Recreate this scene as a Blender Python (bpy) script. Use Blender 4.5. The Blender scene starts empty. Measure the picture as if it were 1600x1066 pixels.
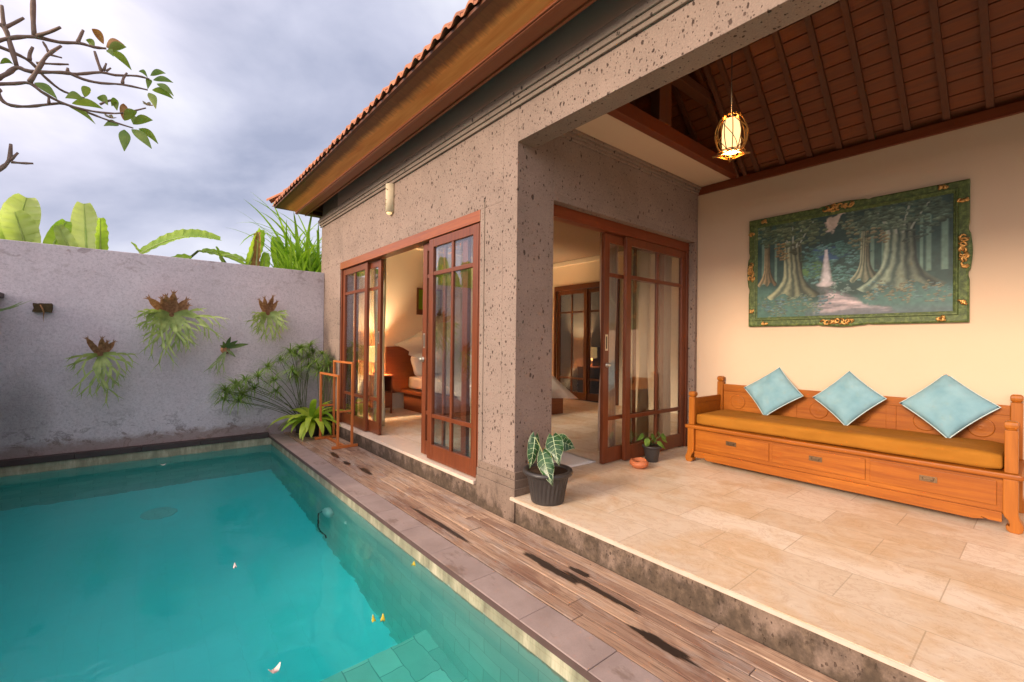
import bpy, bmesh, math, random
import numpy as np
from mathutils import Vector, Matrix, noise
R = math.radians; PI = math.pi
rng = random.Random(7)
sc = bpy.context.scene
# ------------------------------------------------------------------ camera
F = 702.6
yaw, pitch, roll = R(39.575), R(.323), R(.6445)
fw = Vector((math.sin(yaw)*math.cos(pitch), math.cos(yaw)*math.cos(pitch), math.sin(pitch)))
rt0 = Vector((math.cos(yaw), -math.sin(yaw), 0)); up0 = rt0.cross(fw)
rt = rt0*math.cos(roll)+up0*math.sin(roll); up = -rt0*math.sin(roll)+up0*math.cos(roll)
EYE = Vector((0, 0, 1.2))
cam = bpy.data.objects.new('camera', bpy.data.cameras.new('camera'))
sc.collection.objects.link(cam)
cam.data.sensor_width = 36; cam.data.lens = F/1600*36; cam.data.clip_end = 3000; cam.data.clip_start = .05
M4 = Matrix((rt, up, -fw)).transposed().to_4x4(); M4.translation = EYE
cam.matrix_world = M4
sc.camera = cam
def at(x, y, Y=None, X=None):
    d = fw+rt*((x-800)/F)-up*((y-533)/F)
    t = (Y/d.y) if Y is not None else X/d.x
    return EYE+d*t
# ------------------------------------------------------------------ world / sun
SUN_EL, SUN_AZ = 21, 271          # azimuth of the sun, clockwise from +Y
w = bpy.data.worlds.new('World'); sc.world = w; w.use_nodes = True
nt = w.node_tree; nt.nodes.clear()
def wn(t, **k):
    n = nt.nodes.new(t)
    for a, b in k.items(): setattr(n, a, b)
    return n
wo = wn('ShaderNodeOutputWorld'); bg = wn('ShaderNodeBackground'); sky = wn('ShaderNodeTexSky')
sky.sky_type = 'NISHITA'; sky.sun_disc = False; sky.sun_elevation = R(SUN_EL); sky.sun_rotation = R(SUN_AZ)
tc = wn('ShaderNodeTexCoord'); mp = wn('ShaderNodeMapping'); mp.inputs['Scale'].default_value = (1.0, 1.0, 1.7)
mp.inputs['Location'].default_value = (.4, 1.3, .2); mp.inputs['Rotation'].default_value = (0, .35, .5)
n1 = wn('ShaderNodeTexNoise'); n1.inputs['Scale'].default_value = 2.3; n1.inputs['Detail'].default_value = 7; n1.inputs['Roughness'].default_value = .5; n1.inputs['Distortion'].default_value = .35
cr = wn('ShaderNodeValToRGB'); e = cr.color_ramp.elements
e[0].position = .36; e[0].color = (4.5, 4.9, 6.9, 1); e[1].position = .70; e[1].color = (11.0, 11.0, 12.4, 1)
m_ = cr.color_ramp.elements.new(.50); m_.color = (7.0, 7.2, 9.3, 1)
mix = wn('ShaderNodeMixRGB'); mix.inputs[0].default_value = .90
L = nt.links.new
L(tc.outputs['Generated'], mp.inputs[0]); L(mp.outputs[0], n1.inputs['Vector']); L(n1.outputs['Fac'], cr.inputs[0])
L(sky.outputs[0], mix.inputs[1]); L(cr.outputs[0], mix.inputs[2]); 
# the sky glows brighter and warmer round the low sun
vd = wn('ShaderNodeVectorMath', operation='DOT_PRODUCT'); L(tc.outputs['Generated'], vd.inputs[0])
vd.inputs[1].default_value = (math.sin(R(SUN_AZ-10))*math.cos(R(24)), math.cos(R(SUN_AZ-10))*math.cos(R(24)), math.sin(R(24)))
mr = wn('ShaderNodeMapRange'); mr.inputs['From Min'].default_value = -.05; mr.inputs['From Max'].default_value = 1; L(vd.outputs['Value'], mr.inputs['Value'])
glow = wn('ShaderNodeMixRGB', blend_type='MULTIPLY'); glow.inputs[0].default_value = 1
gr = wn('ShaderNodeValToRGB'); gr.color_ramp.elements[0].position = 0; gr.color_ramp.elements[0].color = (.285, .285, .275, 1); gr.color_ramp.elements[1].position = 1; gr.color_ramp.elements[1].color = (1, .84, .68, 1)
L(mr.outputs[0], gr.inputs[0]); L(mix.outputs[0], glow.inputs[1]); L(gr.outputs[0], glow.inputs[2]); L(glow.outputs[0], bg.inputs[0])
bg.inputs[1].default_value = .15; L(bg.outputs[0], wo.inputs[0])
sun = bpy.data.objects.new('sun', bpy.data.lights.new('sun', 'SUN')); sc.collection.objects.link(sun)
sun.data.energy = 1.75; sun.data.angle = R(17); sun.data.color = (1.0, .80, .60)
sd = Vector((math.sin(R(SUN_AZ))*math.cos(R(SUN_EL)), math.cos(R(SUN_AZ))*math.cos(R(SUN_EL)), math.sin(R(SUN_EL))))
sun.rotation_euler = (sd).to_track_quat('Z', 'Y').to_euler(); sun.location = sd*30
vs = sc.view_settings; vs.view_transform = 'Standard'; vs.look = 'None'; vs.gamma = 1; vs.exposure = 1.24
sc.render.film_transparent = False
# ------------------------------------------------------------------ object helpers
col = sc.collection
def tag(o, label=None, cat=None, group=None, kind=None):
    if label: o['label'] = label
    if cat: o['category'] = cat
    if group: o['group'] = group
    if kind: o['kind'] = kind
    return o
def empty(name, loc, label, cat, group=None, parent=None):
    o = bpy.data.objects.new(name, None); col.objects.link(o); o.location = loc; o.empty_display_size = .1
    tag(o, label, cat, group); return o
def obj(name, bm, mat, parent=None, smooth=False, bevel=0, sub=0):
    me = bpy.data.meshes.new(name)
    bmesh.ops.recalc_face_normals(bm, faces=bm.faces) if bevel else None
    bm.to_mesh(me); bm.free()
    for m in (mat if isinstance(mat, (list, tuple)) else [mat]): me.materials.append(m)
    if smooth:
        for p in me.polygons: p.use_smooth = True
    o = bpy.data.objects.new(name, me); col.objects.link(o)
    if parent is not None:
        o.parent = parent
        pl = Vector(parent.location); pp = parent.parent
        while pp is not None: pl = pl+Vector(pp.location); pp = pp.parent
        if parent.get('_loc0') is None and pl.length > 0: o.location = -pl      # meshes are in world coordinates
    if bevel:
        b = o.modifiers.new('bevel', 'BEVEL'); b.width = bevel; b.segments = 2; b.limit_method = 'ANGLE'; b.angle_limit = R(40)
    if sub:
        s = o.modifiers.new('sub', 'SUBSURF'); s.levels = sub; s.render_levels = sub
    return o
def struct(name, bm, mat, **k):
    o = obj(name, bm, mat, **k); o['kind'] = 'structure'; return o
def BM(): return bmesh.new()
def box(bm, x0, x1, y0, y1, z0, z1, mi=0):
    v = [bm.verts.new((x, y, z)) for x in (x0, x1) for y in (y0, y1) for z in (z0, z1)]
    for q in ((0, 1, 3, 2), (4, 6, 7, 5), (0, 4, 5, 1), (2, 3, 7, 6), (0, 2, 6, 4), (1, 5, 7, 3)):
        f = bm.faces.new([v[i] for i in q]); f.material_index = mi
    return v
def boxbm(*a):
    bm = BM(); box(bm, *a); return bm
def ring(bm, c, t, r, n, ref=None):
    t = t.normalized(); a = Vector((0, 0, 1)) if abs(t.z) < .9 else Vector((1, 0, 0))
    u = t.cross(a).normalized(); v = t.cross(u)
    return [bm.verts.new(c+(u*math.cos(2*PI*i/n)+v*math.sin(2*PI*i/n))*r) for i in range(n)]
def tube(bm, pts, rad, n=8, cap=True, mi=0):
    pts = [Vector(p) for p in pts]
    rs = rad if isinstance(rad, (list, tuple)) else [rad]*len(pts)
    prev = None
    for i, p in enumerate(pts):
        t = (pts[min(i+1, len(pts)-1)]-pts[max(i-1, 0)])
        cur = ring(bm, p, t, rs[i], n)
        if prev:
            # align start
            best = min(range(n), key=lambda k: (cur[k].co-prev[0].co).length)
            cur = cur[best:]+cur[:best]
            if (cur[1].co-prev[1].co).length > (cur[-1].co-prev[1].co).length: cur = [cur[0]]+cur[:0:-1]
            for j in range(n):
                f = bm.faces.new((prev[j], prev[(j+1) % n], cur[(j+1) % n], cur[j])); f.smooth = True; f.material_index = mi
        elif cap: bm.faces.new(cur[::-1]).material_index = mi
        prev = cur
    if cap: bm.faces.new(prev).material_index = mi
def lathe(bm, c, prof, n=32, flute=0, fl=(0, 1)):
    c = Vector(c); prev = None
    for (r, z) in prof:
        cur = []
        for i in range(n):
            a = 2*PI*i/n
            rr = r*(1-(flute if (i % 2 and fl[0] < z < fl[1]) else 0))
            cur.append(bm.verts.new((c.x+rr*math.cos(a), c.y+rr*math.sin(a), c.z+z)))
        if prev:
            for j in range(n): bm.faces.new((prev[j], prev[(j+1) % n], cur[(j+1) % n], cur[j]))
        else: bm.faces.new(cur[::-1])
        prev = cur
    bm.faces.new(prev)
def extr(bm, poly, axis, a, b):
    """prism: poly = list of 2-D points in the plane normal to axis"""
    def mk(p, t):
        return {'x': (t, p[0], p[1]), 'y': (p[0], t, p[1]), 'z': (p[0], p[1], t)}[axis]
    A = [bm.verts.new(mk(p, a)) for p in poly]; B = [bm.verts.new(mk(p, b)) for p in poly]
    n = len(poly); bm.faces.new(A); bm.faces.new(B[::-1])
    for i in range(n): bm.faces.new((A[(i+1) % n], A[i], B[i], B[(i+1) % n]))
def sheet(bm, pts):
    return bm.faces.new([bm.verts.new(p) for p in pts])
def ribbon(bm, pts, widths, side, fold=0.0, mi=0, nrm=None):
    """leaf blade along pts; side = sideways unit vector (or list)"""
    prev = None
    for i, p in enumerate(pts):
        p = Vector(p); s = side[i] if isinstance(side, list) else side
        t = Vector(pts[min(i+1, len(pts)-1)])-Vector(pts[max(i-1, 0)])
        n_ = s.cross(t).normalized() if t.length > 0 else Vector((0, 0, 1))
        wd = widths[i]
        row = [bm.verts.new(p-s*wd+n_*fold*wd), bm.verts.new(p), bm.verts.new(p+s*wd+n_*fold*wd)]
        if prev:
            for j in range(2):
                f = bm.faces.new((prev[j], prev[j+1], row[j+1], row[j])); f.smooth = True; f.material_index = mi
        prev = row
def blade(bm, base, az, elev, length, width, droop, segs=7, fold=.25, shape='leaf', mi=0, twist=0):
    """arching leaf; az azimuth (rad), elev start elevation, droop total bend (rad)"""
    p = Vector(base); pts = [p.copy()]; ws = []; e_ = elev
    sd_ = Vector((-math.sin(az+twist), math.cos(az+twist), 0))
    for i in range(segs):
        p = p+Vector((math.cos(az)*math.cos(e_), math.sin(az)*math.cos(e_), math.sin(e_)))*(length/segs)
        pts.append(p.copy()); e_ -= droop/segs
    for i in range(segs+1):
        t = i/segs
        if shape == 'leaf': k = max(math.sin(PI*min(1, t*.93+.06))**.7, .03)
        elif shape == 'grass': k = max((1-t)**.6, .03)*min(1, .5+t*3)
        else: k = max(min(1, t*6)*(1-t**6), .04)
        ws.append(width/2*k)
    ribbon(bm, pts, ws, sd_, fold, mi)
    return pts
# ------------------------------------------------------------------ material helpers
class NT:
    def __init__(s, name):
        s.m = bpy.data.materials.new(name); s.m.use_nodes = True; s.t = s.m.node_tree; s.t.nodes.clear()
        s.out = s.n('ShaderNodeOutputMaterial'); s.b = s.n('ShaderNodeBsdfPrincipled'); s.t.links.new(s.b.outputs[0], s.out.inputs[0])
        s.tc = s.n('ShaderNodeTexCoord')
    def n(s, t, **k):
        x = s.t.nodes.new(t)
        for a, b in k.items(): setattr(x, a, b)
        return x
    def l(s, a, b): s.t.links.new(a, b)
    def mapp(s, scale=(1, 1, 1), loc=(0, 0, 0), rot=(0, 0, 0), src='Object'):
        m = s.n('ShaderNodeMapping'); m.inputs['Scale'].default_value = scale; m.inputs['Location'].default_value = loc; m.inputs['Rotation'].default_value = rot
        s.l(s.tc.outputs[src], m.inputs[0]); return m.outputs[0]
    def noise(s, v, sc_=5, det=5, rough=.55, dist=0):
        x = s.n('ShaderNodeTexNoise'); x.inputs['Scale'].default_value = sc_; x.inputs['Detail'].default_value = det; x.inputs['Roughness'].default_value = rough; x.inputs['Distortion'].default_value = dist
        s.l(v, x.inputs['Vector']); return x.outputs['Fac']
    def ramp(s, f, stops):
        x = s.n('ShaderNodeValToRGB'); el = x.color_ramp.elements
        while len(el) > 2: el.remove(el[-1])
        for i, (p, c) in enumerate(stops):
            if i < 2: el[i].position = p
            else: el.new(p)
        for i, (p, c) in enumerate(stops):
            q = el[i]; q.position = p; q.color = (*c, 1) if not isinstance(c, (int, float)) else (c, c, c, 1)
        s.l(f, x.inputs[0]); return x.outputs[0]
    def mixc(s, f, a, b, mode='MIX'):
        x = s.n('ShaderNodeMixRGB', blend_type=mode)
        for i, v in enumerate((f, a, b)):
            if hasattr(v, 'is_linked') or hasattr(v, 'links'): s.l(v, x.inputs[i])
            elif isinstance(v, (int, float)): x.inputs[i].default_value = v if i == 0 else (v, v, v, 1)
            else: x.inputs[i].default_value = (*v, 1)
        return x.outputs[0]
    def math(s, op, a, b=0.0, clamp=False):
        x = s.n('ShaderNodeMath', operation=op, use_clamp=clamp)
        for i, v in enumerate((a, b)):
            if isinstance(v, (int, float)): x.inputs[i].default_value = v
            else: s.l(v, x.inputs[i])
        return x.outputs[0]
    def sep(s, src='Object'):
        x = s.n('ShaderNodeSeparateXYZ'); s.l(s.tc.outputs[src], x.inputs[0]); return x.outputs
    def bump(s, h, strength=.3, dist=.01, prev=None):
        x = s.n('ShaderNodeBump'); x.inputs['Strength'].default_value = strength; x.inputs['Distance'].default_value = dist
        s.l(h, x.inputs['Height'])
        if prev: s.l(prev, x.inputs['Normal'])
        s.l(x.outputs[0], s.b.inputs['Normal']); return x.outputs[0]
    def done(s, colr=None, rough=.6, spec=.5, metal=0):
        if colr is not None:
            if isinstance(colr, (tuple, list)): s.b.inputs['Base Color'].default_value = (*colr, 1)
            else: s.l(colr, s.b.inputs['Base Color'])
        if isinstance(rough, (int, float)): s.b.inputs['Roughness'].default_value = rough
        else: s.l(rough, s.b.inputs['Roughness'])
        s.b.inputs['Specular IOR Level'].default_value = spec; s.b.inputs['Metallic'].default_value = metal
        return s.m
def wood(name, c1, c2, axis='z', rough=.42, scale=1.0, c3=None, spec=.4):
    s = NT(name); k = {'x': (1.2, 22, 22), 'y': (22, 1.2, 22), 'z': (22, 22, 1.2)}[axis]
    k = tuple(a*scale for a in k)
    v = s.mapp(k); f = s.noise(v, 1.6, 6, .6, .8)
    v2 = s.mapp(tuple(a*3.5 for a in k)); g = s.noise(v2, 2.0, 3, .6)
    big = s.noise(s.mapp((2, 2, 2)), 1.3, 3)
    c = s.ramp(f, [(.3, c1), (.7, c2)])
    c = s.mixc(s.math('MULTIPLY', g, .45), c, tuple(a*.55 for a in c1))
    c = s.mixc(s.ramp(big, [(.35, 0.0), (.75, .45)]), c, c3 or tuple(a*.6 for a in c2))
    s.bump(g, .12, .002)
    return s.done(c, s.ramp(f, [(.2, rough-.08), (.8, rough+.12)]), spec)
def plain(name, c, rough=.6, spec=.4, metal=0, var=.12, nscale=14, bump=0.0, bs=60):
    s = NT(name); f = s.noise(s.mapp(), nscale, 4)
    cc = s.mixc(f, tuple(max(0, a*(1-var)) for a in c), tuple(min(1, a*(1+var)) for a in c))
    if bump: s.bump(s.noise(s.mapp(), bs, 3), bump, .004)
    return s.done(cc, rough, spec, metal)
def stone(name, base, pit, dirt=None, block=None):
    s = NT(name)
    f = s.noise(s.mapp(), 3.0, 6, .6); g = s.noise(s.mapp(), 95, 3, .7)
    c = s.ramp(f, [(.3, tuple(a*.86 for a in base)), (.7, tuple(a*1.1 for a in base))])
    c = s.mixc(s.ramp(g, [(.45, 0.0), (.8, .55)]), c, tuple(min(1, a*1.5) for a in base))
    c = s.mixc(s.ramp(g, [(.2, .5), (.42, 0.0)]), c, tuple(a*.6 for a in base))
    h = g; prevm = None; hs = []
    for k, (scl, thr, st) in enumerate(((12, .22, 1.0), (27, .30, 1.0), (58, .32, .85))):
        vo = s.n('ShaderNodeTexVoronoi'); vo.inputs['Scale'].default_value = scl; vo.inputs['Randomness'].default_value = 1
        dn = s.n('ShaderNodeTexNoise'); dn.inputs['Scale'].default_value = 30; s.l(s.mapp(), dn.inputs['Vector'])
        vm = s.n('ShaderNodeVectorMath', operation='MULTIPLY_ADD'); s.l(dn.outputs['Color'], vm.inputs[0]); vm.inputs[1].default_value = (.025, .025, .025)
        s.l(s.mapp((1.15, 1.15, .72), (k*3.1, k, k)), vm.inputs[2]); s.l(vm.outputs[0], vo.inputs['Vector'])
        sp = s.n('ShaderNodeSeparateColor'); s.l(vo.outputs['Color'], sp.inputs[0])
        r_ = s.math('MULTIPLY', s.math('SUBTRACT', sp.outputs[0], .30), thr*1.35)      # pit radius, most cells have none
        mk = s.math('MULTIPLY', s.math('SUBTRACT', r_, vo.outputs['Distance']), 22, clamp=True)
        mk = s.math('MULTIPLY', mk, st)
        tone = s.mixc(sp.outputs[1], pit, tuple(a*2.0 for a in pit))
        c = s.mixc(mk, c, tone); hs.append(mk)
    hh = s.math('ADD', s.math('ADD', hs[0], hs[1]), hs[2])
    if block:
        br = s.n('ShaderNodeTexBrick'); br.inputs['Scale'].default_value = 1; br.offset = .5
        br.inputs['Brick Width'].default_value = block[0]; br.inputs['Row Height'].default_value = block[1]; br.inputs['Mortar Size'].default_value = .0022; br.inputs['Mortar Smooth'].default_value = .4
        br.inputs['Color1'].default_value = (.86, .86, .86, 1); br.inputs['Color2'].default_value = (1.1, 1.08, 1.06, 1); br.inputs['Mortar'].default_value = (.72, .7, .68, 1)
        xyz = s.sep(); cb = s.n('ShaderNodeCombineXYZ'); s.l(s.math('ADD', xyz[0], xyz[1]), cb.inputs[0]); s.l(xyz[2], cb.inputs[1]); s.l(cb.outputs[0], br.inputs['Vector'])
        c = s.mixc(.5, c, s.mixc(1.0, c, br.outputs['Color'], 'MULTIPLY'))
    if dirt:
        z = s.sep()[2]; dn = s.noise(s.mapp((1, 1, .6)), 7, 6, .65)
        mk = s.math('MULTIPLY', s.math('SUBTRACT', s.math('ADD', dirt, s.math('MULTIPLY', s.math('SUBTRACT', dn, .5), .9)), z), 6, clamp=True)
        dc = s.ramp(s.noise(s.mapp(), 18, 5, .7), [(.38, (.030, .022, .016)), (.52, (.075, .052, .036)), (.66, (.17, .12, .08))])
        c = s.mixc(s.math('MULTIPLY', mk, .8), c, dc)
        gm = s.math('MULTIPLY', s.math('SUBTRACT', s.math('MULTIPLY', s.math('SUBTRACT', dn, .35), .6), s.math('ADD', z, .17)), 12, clamp=True)
        c = s.mixc(s.math('MULTIPLY', gm, .45), c, (.065, .046, .028))
    n0 = s.bump(g, .35, .004)
    n2 = s.n('ShaderNodeBump'); n2.invert = True; n2.inputs['Strength'].default_value = .8; n2.inputs['Distance'].default_value = .006
    s.l(hh, n2.inputs['Height']); s.l(n0, n2.inputs['Normal']); s.l(n2.outputs[0], s.b.inputs['Normal'])
    return s.done(c, .85, .25)
def leafm(name, c1, c2, rough=.45, trans=.25, scale=6, c3=None):
    s = NT(name); f = s.noise(s.mapp(), scale, 3)
    c = s.ramp(f, [(.3, c1), (.7, c2)] + ([(.85, c3)] if c3 else []))
    s.done(c, rough, .4)
    tr = s.n('ShaderNodeBsdfTranslucent'); s.l(s.mixc(1.0, c, (1.3, 1.4, .7), 'MULTIPLY'), tr.inputs[0])
    mx = s.n('ShaderNodeMixShader'); mx.inputs[0].default_value = trans
    s.l(s.b.outputs[0], mx.inputs[1]); s.l(tr.outputs[0], mx.inputs[2]); s.l(mx.outputs[0], s.out.inputs[0])
    return s.m
def emit(name, c, st):
    s = NT(name); s.b.inputs['Emission Color'].default_value = (*c, 1); s.b.inputs['Emission Strength'].default_value = st
    return s.done(tuple(min(1, a) for a in c), .6)

M = {}
M['paras'] = stone('pitted_stone', (.262, .195, .158), (.052, .034, .027), dirt=-.02, block=(1.2, .62))
M['paras_in'] = M['paras']
M['plinth'] = stone('plinth_stone', (.20, .145, .11), (.06, .04, .03), dirt=.02, block=(.5, .6))
M['cornice'] = stone('cornice_stone', (.24, .185, .145), (.04, .03, .024))
M['grey_paint'] = plain('grey_painted_board', (.56, .38, .31), .7, .2, var=.1, nscale=3)
M['teak'] = wood('red_teak', (.14, .034, .011), (.25, .066, .021), 'z', .33, c3=(.10, .027, .010))
M['teak_y'] = wood('red_teak_rail', (.25, .066, .020), (.38, .11, .034), 'y', .34)
M['teak_x'] = wood('red_teak_rail_across', (.17, .036, .011), (.26, .056, .016), 'x', .32)
M['teak_dark'] = wood('dark_teak', (.10, .032, .013), (.17, .055, .02), 'z', .5)
s = NT('streaked_eave_board')
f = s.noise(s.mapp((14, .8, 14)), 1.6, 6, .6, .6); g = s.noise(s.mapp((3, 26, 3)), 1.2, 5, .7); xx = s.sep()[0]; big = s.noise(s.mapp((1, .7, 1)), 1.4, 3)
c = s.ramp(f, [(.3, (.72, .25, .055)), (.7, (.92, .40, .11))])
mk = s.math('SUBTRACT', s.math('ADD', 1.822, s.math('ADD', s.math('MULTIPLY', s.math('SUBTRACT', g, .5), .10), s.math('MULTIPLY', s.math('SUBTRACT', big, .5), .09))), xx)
c = s.mixc(s.math('MULTIPLY', s.math('MULTIPLY', mk, 16, clamp=True), .88), c, s.ramp(g, [(.3, (.085, .032, .018)), (.7, (.19, .075, .035))]))  # darker brown towards the outer edge, with a streaky boundary
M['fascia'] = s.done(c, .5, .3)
M['soffit'] = wood('soffit_board', (.26, .075, .026), (.36, .11, .04), 'y', .5, .8)
M['ceil'] = wood('ceiling_board', (.17, .043, .011), (.29, .078, .018), 'y', .55, .8)
M['rafter'] = wood('rafter_wood', (.11, .032, .010), (.17, .05, .015), 'x', .55)
M['beam_red'] = wood('wall_plate_wood', (.17, .035, .011), (.24, .055, .016), 'y', .45)
M['day'] = wood('daybed_wood', (.27, .070, .005), (.49, .155, .010), 'y', .42, .8, c3=(.23, .055, .005), spec=.3)
M['day_z'] = wood('daybed_wood_post', (.30, .082, .006), (.50, .160, .012), 'z', .42, .8, spec=.3)
M['rack'] = wood('rack_wood', (.50, .13, .03), (.64, .21, .05), 'z', .4)
M['cream'] = plain('cream_plaster', (.64, .475, .335), .85, .15, var=.04, nscale=1.6, bump=.05, bs=120)
M['white_plaster'] = plain('white_plaster', (.78, .68, .52), .85, .15, var=.03, nscale=2)
M['taupe'] = plain('taupe_ceiling', (.30, .24, .18), .85, .15, var=.03)
M['dark'] = plain('dark_void', (.02, .013, .01), .9, .1)
M['brass'] = plain('aged_metal', (.62, .56, .45), .35, .5, .9)
M['bronze'] = plain('dark_bronze', (.16, .10, .055), .4, .5, .85, var=.3, nscale=60)
M['blackplastic'] = plain('black_plastic', (.035, .030, .028), .42, .45, var=.2)
M['soil'] = plain('soil', (.05, .03, .018), .95, .1, var=.5, nscale=80, bump=.8)
M['linen'] = plain('white_linen', (.80, .76, .70), .9, .1, var=.04, nscale=5, bump=.2, bs=18)
M['terracotta'] = plain('terracotta', (.48, .15, .06), .55, .4, var=.25, nscale=12)
M['tile'] = None
# terrace limestone
s = NT('limestone_tiles')
xyz = s.sep(); cb = s.n('ShaderNodeCombineXYZ'); s.l(s.math('SUBTRACT', xyz[1], .012), cb.inputs[0]); s.l(s.math('SUBTRACT', xyz[0], 2.243), cb.inputs[1])
br = s.n('ShaderNodeTexBrick'); br.offset = .5; br.inputs['Scale'].default_value = 1; s.l(cb.outputs[0], br.inputs['Vector'])
for k_, v_ in (('Brick Width', .672), ('Row Height', .343), ('Mortar Size', .003), ('Mortar Smooth', .25), ('Bias', 0)): br.inputs[k_].default_value = v_
br.inputs['Color1'].default_value = (0, 0, 0, 1); br.inputs['Color2'].default_value = (1, 1, 1, 1); br.inputs['Mortar'].default_value = (.5, .5, .5, 1)
tone = s.ramp(br.outputs['Color'], [(0, (.62, .48, .34)), (.5, (.73, .60, .46)), (1, (.81, .70, .57))])
cl = s.noise(s.mapp((1.2, 1, 1)), 2.1, 7, .62, .6)
c = s.mixc(s.ramp(cl, [(.47, 0.0), (.62, .75)]), tone, (.60, .39, .20))
c2n = s.noise(s.mapp((1, 1, 1), (4, 2, 0)), 5.5, 8, .7, 1.2)
c = s.mixc(s.ramp(c2n, [(.55, 0.0), (.68, .42)]), c, (.58, .39, .22))
ve = s.noise(s.mapp((5, 2.6, 4), (0, 0, 0)), 1.5, 9, .72, 2.2)
c = s.mixc(s.ramp(ve, [(.52, 0.0), (.55, .5), (.58, 0.0)]), c, (.42, .22, .09))
c = s.mixc(s.ramp(ve, [(.36, .3), (.46, 0.0)]), c, (.82, .70, .56))
pt = s.noise(s.mapp((1.6, 1, 1)), 24, 5, .72)
c = s.mixc(s.ramp(pt, [(.63, 0.0), (.70, .8)]), c, (.30, .15, .07))
fine = s.noise(s.mapp((1, 1, 1)), 60, 4, .7)
c = s.mixc(s.math('MULTIPLY', fine, .28), c, (.86, .72, .55))
c = s.mixc(s.math('MULTIPLY', br.outputs['Fac'], .55), c, (.34, .22, .12))
s.bump(s.math('SUBTRACT', s.math('MULTIPLY', fine, .3), br.outputs['Fac']), .18, .003)
M['lime'] = s.done(c, s.ramp(cl, [(.3, .28), (.7, .46)]), .42)
M['nosing'] = plain('limestone_edge', (.68, .54, .42), .5, .3, var=.12, nscale=9)
# deck
s = NT('weathered_deck')
at_ = s.n('ShaderNodeAttribute', attribute_name='tone'); tone = at_.outputs['Fac']
f = s.noise(s.mapp((34, 1.3, 20)), 1.5, 7, .65, .5); g = s.noise(s.mapp((130, 3.0, 60)), 1.6, 5, .75)
c = s.ramp(f, [(.25, (.24, .135, .08)), (.48, (.48, .31, .20)), (.72, (.66, .48, .34))])
c = s.mixc(s.ramp(tone, [(0, .55), (.5, .12), (1, 0.0)]), c, (.13, .058, .042))
bl = s.noise(s.mapp((2.4, .8, 1)), 1.9, 6, .65, .5)
c = s.mixc(s.ramp(bl, [(.50, 0.0), (.64, .6)]), c, (.14, .058, .042))
b2 = s.noise(s.mapp((5, 1.5, 1), (3, 5, 0)), 1.6, 5, .7, .4)
c = s.mixc(s.ramp(b2, [(.50, 0.0), (.62, .6)]), c, (.40, .32, .27))
c = s.mixc(s.ramp(g, [(.36, .85), (.48, 0.0)]), c, (.075, .042, .028))
vo = s.n('ShaderNodeTexVoronoi'); vo.inputs['Scale'].default_value = 11; s.l(s.mapp((1, .8, 0)), vo.inputs['Vector'])
c = s.mixc(s.ramp(vo.outputs['Distance'], [(.035, .85), (.06, 0.0)]), c, (.03, .02, .015))
s.bump(s.mixc(.5, f, g), .55, .004)
M['deck'] = s.done(c, s.ramp(bl, [(.4, .72), (.62, .50)]), .3)
# coping
s = NT('andesite_coping')
f = s.noise(s.mapp(), 5, 6, .6); g = s.noise(s.mapp(), 130, 3, .7)
at_ = s.n('ShaderNodeAttribute', attribute_name='tone')
c = s.ramp(f, [(.3, (.30, .225, .20)), (.7, (.42, .325, .29))])
c = s.mixc(s.math('MULTIPLY', at_.outputs['Fac'], .3), c, (.19, .14, .125))
c = s.mixc(s.math('MULTIPLY', g, .4), c, (.15, .115, .10))
ed = s.noise(s.mapp((1.5, .7, 1)), 3.3, 5, .7)
c = s.mixc(s.ramp(ed, [(.60, 0.0), (.68, .5)]), c, (.12, .072, .045))
s.bump(g, .3, .003)
M['coping'] = s.done(c, .75, .25)
M['coping_edge'] = plain('coping_edge', (.095, .055, .048), .6, .3, var=.35, nscale=8)
M['far_coping'] = plain('far_coping_stone', (.05, .034, .032), .55, .35, var=.45, nscale=6, bump=.2)
# pool stone
def pooltile(name, c1, c2, c3, bw, bh, uy=True, band=None):
    s = NT(name); xyz = s.sep(); cb = s.n('ShaderNodeCombineXYZ')
    if uy: s.l(s.math('ADD', xyz[0], xyz[1]), cb.inputs[0]); s.l(xyz[2], cb.inputs[1])
    else: s.l(xyz[1], cb.inputs[0]); s.l(xyz[0], cb.inputs[1])
    br = s.n('ShaderNodeTexBrick'); br.offset = .5; br.inputs['Scale'].default_value = 1; s.l(cb.outputs[0], br.inputs['Vector'])
    for k_, v_ in (('Brick Width', bw), ('Row Height', bh), ('Mortar Size', .003), ('Mortar Smooth', .2)): br.inputs[k_].default_value = v_
    br.inputs['Color1'].default_value = (*c1, 1); br.inputs['Color2'].default_value = (*c2, 1); br.inputs['Mortar'].default_value = (*c3, 1)
    f = s.noise(s.mapp(), 6, 5, .65)
    c = s.mixc(s.math('MULTIPLY', f, .5), br.outputs['Color'], c3)
    if band:
        dn = s.noise(s.mapp((1, 1, .25)), 9, 5, .7)
        z = xyz[2]
        mk = s.math('MULTIPLY', s.math('SUBTRACT', s.math('ADD', z, s.math('MULTIPLY', s.math('SUBTRACT', dn, .5), .10)), band), 40, clamp=True)
        oc = s.ramp(dn, [(.3, (.14, .085, .035)), (.5, (.26, .20, .11)), (.66, (.48, .38, .25))])
        c = s.mixc(s.math('MULTIPLY', mk, .95), c, s.mixc(.10, oc, br.outputs['Color'], 'MIX'))
    s.bump(s.math('SUBTRACT', s.math('MULTIPLY', f, .4), br.outputs['Fac']), .3, .004)
    return s.done(c, .6, .3)
M['pool_wall'] = pooltile('green_sukabumi_wall', (.34, .60, .54), (.46, .70, .62), (.30, .46, .40), .30, .15, True, band=-.375)
M['pool_floor'] = pooltile('green_sukabumi_floor', (.36, .84, .84), (.39, .86, .86), (.37, .82, .82), .20, .20, False)
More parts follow.
